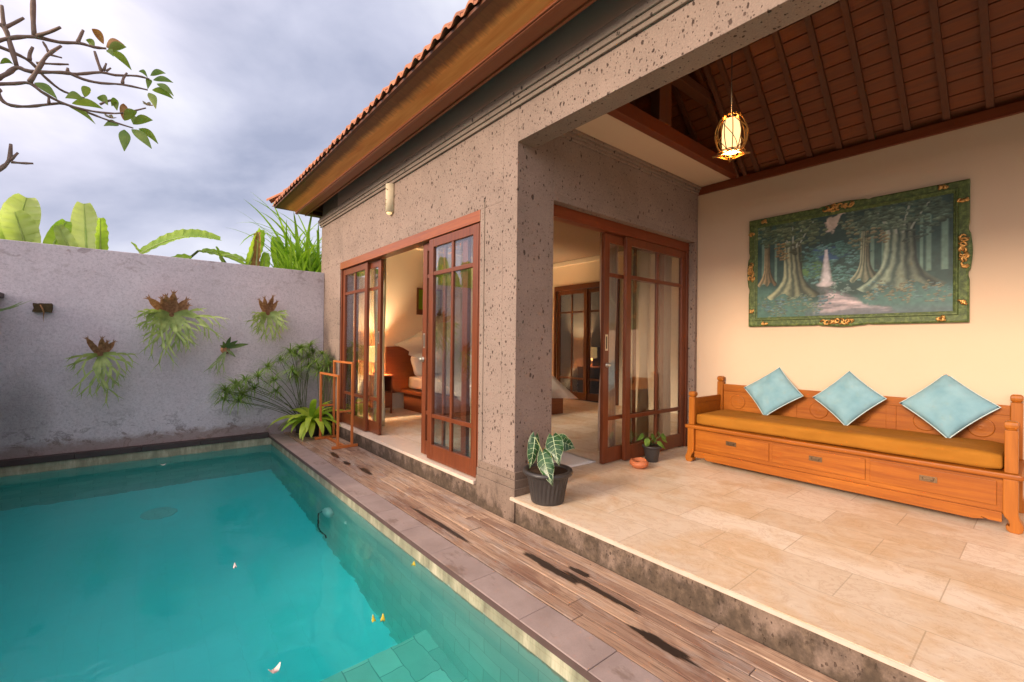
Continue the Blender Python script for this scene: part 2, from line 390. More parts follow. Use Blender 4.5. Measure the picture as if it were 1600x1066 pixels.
M['pool_step'] = pooltile('green_sukabumi_step', (.30, .52, .44), (.55, .78, .66), (.22, .36, .30), .32, .16, False)
# water: fresnel mix of clear transmission and mirror, absorbing body
s = NT('pool_water'); s.t.nodes.remove(s.b)
bn = s.n('ShaderNodeBump'); bn.inputs['Strength'].default_value = .22; bn.inputs['Distance'].default_value = .03
s.l(s.noise(s.mapp((1, .7, 1)), 3.2, 3, .5, .3), bn.inputs['Height'])
ge = s.n('ShaderNodeNewGeometry'); fr = s.n('ShaderNodeFresnel'); s.l(s.math('SUBTRACT', 1.33, s.math('MULTIPLY', ge.outputs['Backfacing'], 1.33-1/1.33)), fr.inputs[0]); s.l(bn.outputs[0], fr.inputs['Normal'])
gl = s.n('ShaderNodeBsdfGlossy'); gl.inputs['Roughness'].default_value = .07; gl.inputs[0].default_value = (.70, .80, .80, 1); s.l(bn.outputs[0], gl.inputs['Normal'])
trn = s.n('ShaderNodeBsdfRefraction'); trn.inputs['Roughness'].default_value = 0; trn.inputs['IOR'].default_value = 1.33; trn.inputs[0].default_value = (.93, 1, .99, 1); s.l(bn.outputs[0], trn.inputs['Normal'])
mx = s.n('ShaderNodeMixShader'); s.l(fr.outputs[0], mx.inputs[0]); s.l(trn.outputs[0], mx.inputs[1]); s.l(gl.outputs[0], mx.inputs[2]); s.l(mx.outputs[0], s.out.inputs[0])
va = s.n('ShaderNodeVolumeAbsorption'); va.inputs['Color'].default_value = (.0, .915, .93, 1); va.inputs['Density'].default_value = .66
s.l(va.outputs[0], s.out.inputs['Volume']); M['water'] = s.m
# glass
s = NT('pane_glass'); s.t.nodes.remove(s.b)
ge = s.n('ShaderNodeNewGeometry'); fr = s.n('ShaderNodeFresnel'); s.l(s.math('SUBTRACT', 1.5, s.math('MULTIPLY', ge.outputs['Backfacing'], 1.5-1/1.5)), fr.inputs[0])
gl = s.n('ShaderNodeBsdfGlossy'); gl.inputs['Roughness'].default_value = .015; gl.inputs[0].default_value = (.95, .97, 1, 1)
trn = s.n('ShaderNodeBsdfTransparent'); trn.inputs[0].default_value = (.93, .93, .91, 1)
mx = s.n('ShaderNodeMixShader'); s.l(s.math('MULTIPLY', fr.outputs[0], 1.6, clamp=True), mx.inputs[0]); s.l(trn.outputs[0], mx.inputs[1]); s.l(gl.outputs[0], mx.inputs[2]); s.l(mx.outputs[0], s.out.inputs[0])
M['glass'] = s.m
# boundary wall render
s = NT('rough_grey_render')
f = s.noise(s.mapp(), 1.4, 6, .6); g = s.noise(s.mapp(), 48, 5, .85)
c = s.ramp(f, [(.3, (.53, .485, .52)), (.7, (.65, .595, .63))])
c = s.mixc(s.ramp(g, [(.38, .6), (.50, 0.0)]), c, (.34, .31, .34))
c = s.mixc(s.ramp(g, [(.56, 0.0), (.68, .5)]), c, (.78, .73, .75))
xyz = s.sep(); z = xyz[2]
dn = s.noise(s.mapp((1, 1, 1.4)), 4.5, 7, .72, .5)
lo = s.math('MULTIPLY', s.math('SUBTRACT', .42, z), 2.2, clamp=True)
mk = s.math('MULTIPLY', s.ramp(dn, [(.54, 0.0), (.58, 1.0), (.63, 0.15)]), lo)
c = s.mixc(s.math('MULTIPLY', mk, .75), c, (.13, .11, .11))
bt = s.math('MULTIPLY', s.math('SUBTRACT', s.math('MULTIPLY', dn, .34), s.math('ADD', z, .16)), 12, clamp=True)
c = s.mixc(s.math('MULTIPLY', bt, .7), c, (.235, .165, .135))
hi = s.math('MULTIPLY', s.math('SUBTRACT', z, 1.85), 2.4, clamp=True)
c = s.mixc(s.math('MULTIPLY', s.math('MULTIPLY', s.ramp(dn, [(.55, 0.0), (.62, 1.0)]), hi), .5), c, (.21, .16, .15))
# big mossy damp patch in the left corner
cx_ = s.math('MULTIPLY', s.math('ADD', xyz[0], 1.05), 3.2); cz_ = s.math('MULTIPLY', s.math('SUBTRACT', z, .28), 1.7)
rr = s.math('ADD', s.math('MULTIPLY', cx_, cx_), s.math('MULTIPLY', cz_, cz_))
dm = s.math('SUBTRACT', 1.0, s.math('ADD', rr, s.math('MULTIPLY', s.math('SUBTRACT', dn, .5), 1.1)), clamp=True)
c = s.mixc(s.math('MULTIPLY', dm, .45), c, (.12, .112, .10))
s.bump(g, .9, .008)
M['render'] = s.done(c, .92, .15)
# ------------------------------------------------------------------ ground, deck, pool
PX0, PX1, PY0, PY1 = -1.21, 1.53, -4.2, 7.47
WZ = -.345
bm = BM()
g0 = -.32
X = [-300, PX0, PX1, 300]; Yv = [-300, PY0, PY1, 300]
for i in range(3):
    for j in range(3):
        if i == 1 and j == 1: continue
        sheet(bm, [(X[i], Yv[j], g0), (X[i+1], Yv[j], g0), (X[i+1], Yv[j+1], g0), (X[i], Yv[j+1], g0)])
struct('ground', bm, plain('garden_ground', (.10, .085, .045), .95, .1, var=.5, nscale=3, bump=.5))
PZ = -1.75
bm = BM(); sheet(bm, [(PX0, PY0, PZ), (PX1, PY0, PZ), (PX1, PY1, PZ), (PX0, PY1, PZ)])
struct('pool_floor', bm, M['pool_floor'])
bm = BM()
box(bm, PX1, PX1+.16, PY0, PY1, PZ, -.245); box(bm, PX0-.12, PX0, PY0, PY1, PZ, -.30); box(bm, PX0, PX1, PY1, PY1+.08, PZ, -.243); box(bm, PX0, PX1, PY0-.1, PY0, PZ, -.25)
struct('pool_wall', bm, M['pool_wall'])
bm = BM(); box(bm, -.55, PX1-.002, -2, 2.745, PZ+.002, -1.165)
struct('pool_step', bm, M['pool_step'])
bm = BM()
box(bm, PX0-.04, PX1+.04, PY0-.04, PY1+.04, PZ-.05, WZ)
struct('pool_water', bm, M['water'])
# coping slabs along the deck (own meshes in one paved strip)
def tone_layer(bm): return bm.verts.layers.float.get('tone') or bm.verts.layers.float.new('tone')
bm = BM(); tl = tone_layer(bm); y = PY0; ys = [y]
k = 6.755-.455*24
while k < PY1: ys.append(k); k += .4535
ys = sorted(y for y in ys if y > PY0-.01)+[PY1+.0]
for a, b in zip(ys, ys[1:]):
    if b-a < .03: continue
    t = rng.random(); dz = rng.uniform(-.0015, .0015)
    for v in box(bm, 1.497, 1.700, a+.0012, b-.0012, -.238, -.2+dz): v[tl] = t
o = struct('pool_coping', bm, M['coping'], bevel=.004)
bm = BM(); box(bm, 1.494, 1.4968, PY0, PY1, -.2375, -.203); struct('coping_edge', bm, M['coping_edge'])
bm = BM(); tl = tone_layer(bm); x = PX0
while x < 1.49:
    x2 = min(x+.62, 1.494)
    for v in box(bm, x+.001, x2-.001, PY1-.02, 7.549, -.238, -.17): v[tl] = rng.random()
    x = x2
struct('far_pool_coping', bm, M['far_coping'], bevel=.004)
# deck planks
bm = BM(); tl = tone_layer(bm)
px = [1.704, 1.792, 1.905, 2.02, 2.09, 2.175, 2.272]
for i in range(6):
    y = PY0+rng.uniform(0, 1)-1
    while y < 7.5:
        ln = rng.uniform(1.6, 3.2); y2 = min(y+ln, 7.545); t = rng.random(); dz = rng.uniform(-.003, .002)
        if i == 0: t *= .35
        wv = rng.uniform(-.002, .002)
        for v in box(bm, px[i]+.0035+wv, px[i+1]-.0035, y+.002, y2-.002, -.232, -.2+dz): v[tl] = t
        y = y2
o = struct('wooden_deck', bm, M['deck'], bevel=.003)
bm = BM(); box(bm, 1.70, 2.274, PY0, 7.546, -.30, -.236); struct('deck_base', bm, M['dark'])
# wet patches
s = NT('wet_puddle'); s.done((.030, .019, .014), .3, .4)
wa = s.n('ShaderNodeAttribute', attribute_name='wet'); tt = s.n('ShaderNodeBsdfTransparent'); mx = s.n('ShaderNodeMixShader')
wf_ = s.math('ADD', wa.outputs['Fac'], s.math('MULTIPLY', s.math('SUBTRACT', s.noise(s.mapp((120, 14, 1)), 1.2, 4, .7), .5), .9))
s.l(s.math('MULTIPLY', s.math('SUBTRACT', wf_, .35), 3.0, clamp=True), mx.inputs[0]); s.l(tt.outputs[0], mx.inputs[1]); s.l(s.b.outputs[0], mx.inputs[2]); s.l(mx.outputs[0], s.out.inputs[0]); M['wet'] = s.m
def patch(cx, cy, lx, ly, seed, rot=0):
    bm = BM(); wl = bm.verts.layers.float.new('wet'); n = 48; R0 = []
    for f_, wv in ((1.35, 0.0), (1.0, .55), (.72, 1.0), (.3, 1.0)):
        row = []
        for i in range(n):
            a = 2*PI*i/n
            k = 1+.42*noise.noise(Vector((math.cos(a)*1.6+seed*3.7, math.sin(a)*2.2, seed)))+.22*noise.noise(Vector((math.cos(a)*3+seed, math.sin(a)*7, 4)))
            x_, y_ = lx*k*(f_+(.35 if f_ > 1 else 0))*math.cos(a), ly*k*f_*math.sin(a)
            v = bm.verts.new((cx+x_*math.cos(rot)-y_*math.sin(rot), cy+x_*math.sin(rot)+y_*math.cos(rot), -.1966)); v[wl] = wv; row.append(v)
        R0.append(row)
    for A, B in zip(R0, R0[1:]):
        for i in range(n): bm.faces.new((A[i], A[(i+1) % n], B[(i+1) % n], B[i]))
    bm.faces.new(R0[-1]); return struct('puddle', bm, M['wet'])
patch(1.793, 3.03, .016, .42, 1, 0.005); patch(1.993, 2.02, .026, .24, 2, -.03); patch(2.02, 1.66, .018, .26, 8, -.02); patch(2.095, 1.865, .018, .08, 3)
patch(1.865, 5.66, .028, .16, 4, -.1); patch(1.85, 5.19, .024, .10, 5); patch(1.90, 4.76, .026, .15, 6); patch(1.895, 1.19, .026, .16, 7)

# ------------------------------------------------------------------ terrace floor
FXI = 2.275
bm = BM(); box(bm, FXI, 5.10, -3.5, 2.719, -.3, -.026); struct('terrace_plinth', bm, M['plinth'])
bm = BM(); box(bm, 2.245, 5.10, -3.5, 2.719, -.0255, 0); struct('terrace_floor', bm, M['lime'], bevel=.003)
bm = BM(); box(bm, 2.2418, 2.2448, -3.5, 2.7185, -.0245, -.003); struct('added_edge_strip', bm, plain('darkened_limestone_edge', (.52, .42, .33), .7, .2, var=.25, nscale=14))  # added strip, coloured darker to tone down the sunlit front edge

# ------------------------------------------------------------------ the villa
villa = empty('villa', (2.286, 2.72, -.2), 'stone villa with teak sliding doors, tiled eaves and open terrace beside the pool', 'villa')
def vp(name, bm, mat, **k): return obj(name, bm, mat, villa, **k)
WX = 2.286
bm = BM()
box(bm, WX, WX+.20, 2.9005, 3.22, -.3, 2.372); box(bm, WX, WX+.20, 6.80, 7.72, -.3, 2.372); box(bm, WX, WX+.2, 2.9005, 7.72, 2.372, 3.07)
box(bm, WX, WX+.20, 2.9, 7.70, 3.07, 3.9)
vp('front_wall', bm, M['paras'], bevel=.003)
bm = BM(); box(bm, WX, WX+.184, -3.5, 2.7195, 2.80, 3.07); box(bm, WX, WX+.184, -3.5, 2.7195, 3.07, 3.9)
vp('front_beam', bm, M['paras'], bevel=.003)
bm = BM(); box(bm, WX, 2.693, 2.7205, 2.90, -.3, 2.99); box(bm, WX, WX+.2, 2.7205, 2.90, 2.9901, 3.9); box(bm, 5.048, 5.10, 2.7205, 2.90, -.02, 2.99); box(bm, 2.693, 5.048, 2.7205, 2.90, 2.424, 2.99)
vp('door_wall', bm, M['paras_in'], bevel=.003)
# plinth mouldings of the pillar
bm = BM()
for i, (z0, z1, pr_) in enumerate(((-.298, .06, .026), (.0602, .125, .019), (.1252, .185, .010))):
    box(bm, WX-pr_, WX-.0005, 2.712-pr_, 3.209, z0, z1)
    box(bm, WX-.0005, 2.693, 2.712-pr_, 2.7165, max(z0, .001), z1)
vp('pillar_base', bm, M['plinth'], bevel=.004)
bm = BM(); box(bm, WX-.010, WX-.0005, 6.81, 7.72, -.3, .12); vp('wall_base', bm, M['plinth'], bevel=.004)
bm = BM(); box(bm, FXI, WX-.0005, 3.2095, 6.81, -.3, -.031); box(bm, WX-.0005, 2.48, 3.2205, 6.7995, -.3, -.031); vp('threshold_base', bm, M['plinth'])
bm = BM(); box(bm, 2.245, 2.52, 3.225, 6.795, -.030, .001); vp('threshold', bm, M['nosing'], bevel=.003)
# raised strip around door
bm = BM(); box(bm, WX-.007, WX-.0003, 3.150, 3.163, .19, 2.455)
vp('door_surround', bm, M['cornice'])
# cornices
def cornice(y0, y1):
    bm = BM()
    for z0, z1, p in ((3.072, 3.105, .022), (3.1055, 3.145, .036), (3.1455, 3.190, .050), (3.1905, 3.235, .034)):
        box(bm, WX-p, WX-.0005, y0, y1+p, z0, z1)
    return bm
vp('cornice', cornice(-3.5, 7.72), M['cornice'], bevel=.006)
bm = BM()
for z0, z1, p in ((2.985, 3.013, .020), (3.0135, 3.043, .032), (3.0435, 3.075, .050)):
    box(bm, WX+.19, 5.0995, 2.7195-p, 2.7195, z0, z1)
vp('inner_cornice', bm, M['paras_in'], bevel=.005)
bm = BM(); box(bm, WX-.018, WX-.0006, -3.5, 6.905, 3.2355, 3.95); vp('upper_wall_panel', bm, M['grey_paint'])
bm = BM(); box(bm, WX+.19, 5.10, 2.33, 2.7185, 3.0755, 3.10); box(bm, WX+.19, 5.10, 2.72, 2.86, 2.9905, 3.40); vp('soffit_panel', bm, M['cream'])
# back wall and wall plate
bm = BM(); box(bm, 5.1005, 5.25, -3.5, 2.7195, -.3, 2.982); vp('terrace_back_wall', bm, M['cream'])
bm = BM(); box(bm, 5.075, 5.25, -3.5, 2.7195, 2.9825, 3.068); vp('wall_plate', bm, M['beam_red'], bevel=.003)
# roof inner: boards + rafters on the slope rising from the wall plate
SL = .93; 
def rz(x): return 3.075+SL*(5.10-x)
RX = 3.35
bm = BM(); n = int((5.5-RX)/.085)
nx_, nz_ = SL/math.hypot(1, SL), 1/math.hypot(1, SL)
for i in range(n):
    xa = 5.5-i*.085; xb = xa-.085+.009
    za, zb = rz(xa)+.05, rz(xb)+.05
    extr(bm, [(xa, za), (xb, zb+.004), (xb+.01, zb+.024), (xa+.01, za+.02)], 'y', -3.5, 8.0 if xa < 5.02 else 2.6)
vp('roof_boards', bm, M['ceil'])
bm = BM(); extr(bm, [(5.6, rz(5.6)+.09), (RX, rz(RX)+.09), (RX, rz(RX)+.11), (5.6, rz(5.6)+.11)], 'y', -3.5, 2.6); extr(bm, [(5.1, rz(5.1)+.09), (RX, rz(RX)+.09), (RX, rz(RX)+.11), (5.1, rz(5.1)+.11)], 'y', 2.6005, 8.0)
extr(bm, [(2.3, 3.95), (RX, rz(RX)+.09), (RX, rz(RX)+.11), (2.3, 3.97)], 'y', -3.5, 7.6); box(bm, 5.02, 5.30, 2.61, 7.7, 3.121, 3.30); vp('roof_underlay', bm, M['dark'])
y = -3.35
while y < 7.6:
    if not (2.60 < y < 2.66):
        xr = 5.45 if y < 2.6 else 5.09
        bm = BM(); extr(bm, [(xr, rz(xr)-.005), (RX, rz(RX)-.005), (RX, rz(RX)+.049), (xr, rz(xr)+.049)], 'y', y-.022, y+.022)
        vp('rafter', bm, M['rafter'])
    y += .2455
# truss above door wall
TY = 2.27
bm = BM(); box(bm, 2.475, 5.0995, TY-.03, TY+.055, 3.0695, 3.19); vp('tie_beam', bm, M['beam_red'], bevel=.003)
bm = BM(); box(bm, 3.50, 3.69, TY-.04, TY+.05, 3.1905, 4.3); vp('truss_post', bm, M['teak_dark'], bevel=.003)
bm = BM(); box(bm, 3.6905, 4.50, TY-.055, TY+.045, 3.66, 3.745); vp('collar_beam', bm, M['teak_dark'], bevel=.003)
for yy in (TY-.11, TY-.03):
    bm = BM(); extr(bm, [(5.05, rz(5.05)-.07), (RX, rz(RX)-.07), (RX, rz(RX)-.006), (5.05, rz(5.05)-.006)], 'y', yy-.018, yy+.018); vp('principal_rafter', bm, M['rafter'])
# ------------------------------------------------------------------ eaves
FX = 1.935; YE = 7.86; Y0 = -3.6
OX = 1.672                                   # outer lip of the flared eave board
def eave_prof(t): return (FX-.002-(FX-OX)*t, 3.280+.098*t**.60)
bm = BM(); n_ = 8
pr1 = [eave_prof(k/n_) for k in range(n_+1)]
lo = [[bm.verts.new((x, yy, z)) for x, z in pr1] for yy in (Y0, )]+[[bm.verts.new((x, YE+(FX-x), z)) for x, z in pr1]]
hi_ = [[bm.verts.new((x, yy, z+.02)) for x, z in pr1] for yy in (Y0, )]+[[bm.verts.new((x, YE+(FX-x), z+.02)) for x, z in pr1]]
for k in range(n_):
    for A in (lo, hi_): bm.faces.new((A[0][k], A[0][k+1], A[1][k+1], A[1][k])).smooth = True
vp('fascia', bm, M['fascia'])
bm = BM()
box(bm, FX-.016, FX+.008, Y0, YE, 3.254, 3.2775); box(bm, FX+.0085, FX+.020, Y0, YE, 3.262, 3.285); box(bm, FX-.030, FX-.0165, Y0, YE, 3.262, 3.281)
vp('fascia_moulding', bm, M['teak_y'], bevel=.004)
bm = BM(); box(bm, FX+.021, FX+.118, Y0, YE, 3.268, 3.285); box(bm, FX+.1185, FX+.142, Y0, YE, 3.254, 3.285); vp('soffit_board', bm, M['soffit'], bevel=.004)
bm = BM()
hp = [(x, z) for x, z in pr1]
A = [bm.verts.new((x, YE+(FX-x), z)) for x, z in pr1]; B = [bm.verts.new((5.3, YE+(FX-x), z)) for x, z in pr1]
for k in range(n_): bm.faces.new((A[k], A[k+1], B[k+1], B[k]))
box(bm, FX+.143, 5.3, YE-.14, YE, 3.262, 3.279); box(bm, FX, 5.3, YE-.02, YE-.0005, 3.2795, 3.36)
vp('hip_end_eave', bm, M['teak_dark'])
bm = BM(); box(bm, OX-.016, OX+.02, Y0, YE+.27, 3.368, 3.392); box(bm, OX+.0205, 5.3, YE+.24, YE+.27, 3.368, 3.392); vp('tile_batten', bm, M['teak_dark'])
# roof underside between soffit and wall: sloping boards
bm = BM(); extr(bm, [(OX+.02, 3.405), (2.28, 3.90), (2.28, 3.92), (OX+.02, 3.425)], 'y', Y0, YE); vp('eave_boards', bm, M['teak_dark'])
# roof tiles : barrel-profiled courses, front course has thick visible ends
s = NT('clay_roof_tile'); f = s.noise(s.mapp(), 9, 5, .65); at_ = s.n('ShaderNodeAttribute', attribute_name='tone')
c = s.ramp(f, [(.3, (.36, .135, .065)), (.7, (.56, .25, .14))]); c = s.mixc(s.math('MULTIPLY', at_.outputs['Fac'], .55), c, (.20, .085, .055)); s.bump(f, .3, .005)
M['rooftile'] = s.done(c, .8, .2)
TP = .150
def tile_course(bm, tl, x0, z0, x1, z1, ya, yb, lift=.03, th=.016):
    n_ = int((yb-ya)/TP)
    for i in range(n_):
        yy = ya+i*TP; t = rng.random(); jz = rng.uniform(-.003, .003); jx = rng.uniform(-.006, .006)
        prof = []
        for k in range(9):
            u = k/8
            h = lift*math.sin(PI*min(1, u/.62)) if u < .62 else -.45*lift*math.sin(PI*(u-.62)/.38)
            prof.append((yy+u*TP*1.04, h))
        A = [bm.verts.new((x0+jx, p, z0+h+th+jz)) for p, h in prof]; B = [bm.verts.new((x1, p, z1+h+th)) for p, h in prof]
        C_ = [bm.verts.new((x0+jx, p, z0+h-.006+jz)) for p, h in prof]; D = [bm.verts.new((x1, p, z1+h)) for p, h in prof]
        for q in A+B+C_+D: q[tl] = t
        for k in range(8):
            bm.faces.new((A[k], A[k+1], B[k+1], B[k])); bm.faces.new((C_[k+1], C_[k], D[k], D[k+1])); bm.faces.new((A[k+1], A[k], C_[k], C_[k+1]))
        bm.faces.new((A[0], B[0], D[0], C_[0])); bm.faces.new((A[8], C_[8], D[8], B[8]))
bm = BM(); tl = tone_layer(bm); ex, ez = OX-.045, 3.396; rid = RX; YT = YE+.31
for k in range(9):
    x0 = ex+k*.19; x1 = x0+.22; z0 = ez+.9*(x0-ex)+.0; z1 = z0+.9*.22-.012
    tile_course(bm, tl, x0, z0, x1, z1, Y0, YT-max(0, (x0-ex))*1.0)
vp('roof_tiles', bm, M['rooftile'])
bm = BM(); tl = tone_layer(bm)      # other slopes: plain underlay of tile colour
sheet(bm, [(RX-.05, Y0, rz(RX-.05)+.16), (5.7, Y0, rz(5.7)+.16), (5.7, 2.6, rz(5.7)+.16), (RX-.05, 2.6, rz(RX-.05)+.16)]); sheet(bm, [(RX-.05, 2.6, rz(RX-.05)+.16), (5.15, 2.6, rz(5.15)+.16), (5.15, 8.0, rz(5.15)+.16), (RX-.05, 6.6, rz(RX-.05)+.16)]); sheet(bm, [(ex, YT, ez), (RX, 6.5, 4.9), (5.3, YT, ez)])
vp('rear_roof_slope', bm, M['rooftile'])
# hip ridge tiles : half barrels climbing from the corner
bm = BM(); tl = tone_layer(bm)
for k in range(7):
    a = Vector((ex-.035+k*.20, YT+.02-k*.20, ez+.03+k*.175+(.035 if k == 0 else 0))); b = Vector((ex-.035+k*.20+.24, YT+.02-k*.20-.24, ez+.02+k*.175+.20))
    t = rng.random(); d = (b-a).normalized(); sx = d.cross(Vector((0, 0, 1))).normalized(); un = sx.cross(d)
    rows = []
    for p, r_ in ((a, .062), (b, .050)):
        rows.append([bm.verts.new(p+sx*math.cos(PI*j/8)*r_+un*math.sin(PI*j/8)*r_) for j in range(9)])
    inn = [bm.verts.new(a+sx*math.cos(PI*j/8)*.044+un*math.sin(PI*j/8)*.044) for j in range(9)]
    for q in rows[0]+rows[1]+inn: q[tl] = t*.5
    for j in range(8):
        bm.faces.new((rows[0][j], rows[0][j+1], rows[1][j+1], rows[1][j])); bm.faces.new((rows[0][j+1], rows[0][j], inn[j], inn[j+1]))
vp('hip_ridge_tiles', bm, M['rooftile'])
# ------------------------------------------------------------------ bedroom shell
RZ = 3.02
bm = BM(); box(bm, 2.5205, 7.3, 2.9005, 7.6, -.3, -.0005); box(bm, 2.486, 2.5205, 2.9005, 7.6, -.3, -.031); box(bm, 2.694, 5.047, 2.7195, 2.9004, -.3, -.0006); vp('bedroom_floor', bm, M['lime'])
bm = BM(); box(bm, 2.486, 7.3, 7.6, 7.72, -.01, RZ); vp('bedroom_end_wall', bm, M['white_plaster'])
bm = BM(); box(bm, 7.3, 7.42, 2.9, 5.55, -.01, RZ); box(bm, 7.3, 7.42, 7.25, 7.72, -.01, RZ); box(bm, 7.3, 7.42, 5.55, 7.25, 2.42, RZ); vp('bedroom_far_wall', bm, M['white_plaster'])
bm = BM(); box(bm, 5.25, 7.42, 2.60, 2.90, -.3, RZ); vp('bedroom_near_wall', bm, M['white_plaster'])
bm = BM(); box(bm, 2.487, 2.50, 2.9005, 7.5995, 2.40, RZ-.001); box(bm, 2.4865, 2.50, 2.9005, 3.2, .0, 2.40); box(bm, 2.4865, 2.5, 6.82, 7.5995, 0, 2.4); box(bm, 2.70, 5.24, 2.9005, 2.915, 2.50, RZ-.001); vp('bedroom_inner_skin', bm, M['white_plaster'])
bm = BM(); box(bm, 2.48, 7.5, 2.87, 7.75, RZ+.0005, RZ+.10); vp('bedroom_ceiling', bm, M['taupe'])
bm = BM(); box(bm, 7.18, 7.2995, 2.91, 7.48, 2.93, 3.0195); box(bm, 2.5, 7.2995, 7.48, 7.5995, 2.93, 3.0195); vp('crown_moulding', bm, M['white_plaster'], bevel=.01)
bm = BM(); box(bm, 5.55, 7.42, 2.86, 7.75, RZ+.1005, RZ+.22); box(bm, 7.05, 7.6, 2.5, 7.9, RZ+.221, RZ+.26); vp('rear_flat_roof', bm, M['grey_paint'])
# ------------------------------------------------------------------ sliding doors
def leaf(plane, a0, a1, c, th, name_lbl=None, handle=None, knob=None, zb=.012, zt=2.262, cols=2, mat=None, parent=villa):
    """door leaf in plane x=c ('x') running along y, or in plane y=c ('y') running along x"""
    mt = mat or M['teak']; sw = .085
    bm = BM()
    def bb(u0, u1, z0, z1, t0=0, t1=th):
        if plane == 'x': box(bm, c+t0, c+t1, u0, u1, z0, z1)
        else: box(bm, u0, u1, c+t0, c+t1, z0, z1)
    bb(a0, a0+sw, zb, zt); bb(a1-sw, a1, zb, zt)
    bb(a0+sw, a1-sw, zb, zb+.15, .002, th-.002); bb(a0+sw, a1-sw, zt-.085, zt, .002, th-.002)
    for z in (.455, 1.905): bb(a0+sw, a1-sw, z-.02, z+.02, .005, th-.005)
    w_ = (a1-a0-2*sw)
    for k_ in range(1, cols):
        u = a0+sw+w_*k_/cols
        for z0, z1 in ((zb+.15, .435), (.475, 1.885), (1.925, zt-.085)): bb(u-.017, u+.017, z0, z1, .006, th-.006)
    o = obj('sliding_door', bm, mt, parent, bevel=.003)
    if name_lbl: o['label'] = name_lbl
    bm = BM(); t = th/2
    if plane == 'x': box(bm, c+t-.002, c+t+.002, a0+sw-.01, a1-sw+.01, zb+.14, zt-.08)
    else: box(bm, a0+sw-.01, a1-sw+.01, c+t-.002, c+t+.002, zb+.14, zt-.08)
    gl_ = obj('pane', bm, M['glass'], None); gl_.parent = o
    # mesh is in world coordinates and o already cancels the villa's location
    if handle is not None:
        bm = BM(); u, z = handle
        def hb(du0, du1, dz0, dz1, t0, t1, mi=0):
            if plane == 'x': box(bm, c+t0, c+t1, u+du0, u+du1, z+dz0, z+dz1, mi)
            else: box(bm, u+du0, u+du1, c+t0, c+t1, z+dz0, z+dz1, mi)
        hb(-.02, -.010, -.08, .08, -.004, -.0003); hb(.010, .02, -.08, .08, -.004, -.0003); hb(-.0099, .0099, .062, .08, -.004, -.0003); hb(-.0099, .0099, -.08, -.062, -.004, -.0003)
        hb(-.0099, .0099, -.0619, .0619, -.0012, -.0004, 1)
        h = obj('handle', bm, [M['brass'], M['dark']]); h.parent = o
    if knob is not None:
        bm = BM(); u, z = knob
        if plane == 'x': tube(bm, [(c-.0003, u, z), (c-.012, u, z), (c-.014, u, z), (c-.035, u, z), (c-.045, u, z)], [.028, .028, .012, .024, .012], 14)
        else: tube(bm, [(u, c-.0003, z), (u, c-.008, z), (u, c-.012, z), (u, c-.03, z), (u, c-.038, z)], [.024, .024, .01, .02, .012], 14)
        h = obj('knob', bm, M['brass'], smooth=False); h.parent = o
    return o
# door set 1 (pool side): header, jambs, four leaves
bm = BM(); box(bm, WX-.004, WX+.12, 3.2205, 6.7995, 2.270, 2.3715)
vp('door_header', bm, M['teak_y'], bevel=.003)
bm = BM(); box(bm, WX+.012, WX+.12, 6.762, 6.7993, .002, 2.2695); vp('door_jamb', bm, M['teak'], bevel=.003)
bm = BM(); box(bm, WX+.012, WX+.12, 3.2207, 3.252, .002, 2.2695); vp('door_jamb', bm, M['teak'], bevel=.003)
leaf('x', 5.84, 6.760, WX+.030, .038)
leaf('x', 5.50, 6.42, WX+.072, .038, handle=(5.54, 1.26))
leaf('x', 3.254, 4.135, WX+.006, .040)
leaf('x', 3.50, 4.36, WX+.060, .040, handle=(4.315, 1.22), knob=(4.33, 1.02))
# door set 2 (terrace)
bm = BM(); box(bm, 2.6935, 5.0475, 2.80, 2.8995, 2.318, 2.4235); vp('door_header', bm, M['teak_x'], bevel=.003)
bm = BM(); box(bm, 5.0, 5.0475, 2.80, 2.8995, .001, 2.3175); vp('door_jamb', bm, M['teak'], bevel=.003)
leaf('y', 3.84, 4.999, 2.812, .040, zt=2.315)
leaf('y', 3.545, 4.62, 2.862, .038, zt=2.312, handle=(3.59, 1.22), knob=(3.60, .995))
# far bedroom door (dark, shut)
bm = BM(); box(bm, 7.27, 7.2995, 5.50, 7.30, 2.39, 2.50); box(bm, 7.27, 7.2995, 5.50, 5.56, 0, 2.3895); box(bm, 7.27, 7.2995, 7.24, 7.30, 0, 2.3895); vp('door_frame', bm, M['teak_dark'], bevel=.004)
leaf('x', 6.36, 7.238, 7.31, .04, zt=2.388, mat=M['teak_dark']); leaf('x', 5.562, 6.40, 7.352, .04, zt=2.388, mat=M['teak_dark'])

# ------------------------------------------------------------------ boundary walls
bw = BM(); box(bw, -3.2, 2.2845, 7.5505, 7.72, -.32, 2.31); 
o = obj('boundary_wall', bw, M['render'], bevel=.006); tag(o, 'tall grey lilac rendered wall at the far end of the pool, with ferns hung on it', 'wall')
bw = BM(); box(bw, -1.36, -1.2155, 4.6, 7.549, -.32, 1.645)
side = obj('boundary_wall', bw, M['render'], bevel=.01); tag(side, 'lower grey wall along the left edge of the pool with a dark capstone', 'wall')
bw = BM(); box(bw, -1.40, -1.185, 4.58, 7.545, 1.646, 1.70); obj('capstone', bw, M['far_coping'], side, bevel=.006)
bw = BM(); box(bw, -1.50, -1.2105, -4.3, 4.599, -.32, -.16)  # unseen stretch, dropped to kerb height so the low sun reaches the terrace
o = obj('unseen_kerb', bw, M['coping'], bevel=.006); tag(o, 'unseen low kerb along the near left side of the pool, kept low to let the sun in', 'kerb')
bw = BM(); box(bw, 9.0, 9.15, 2.0, 10.0, -.32, 3.2)  # added backing, coloured near-black so the rear door panes look dark
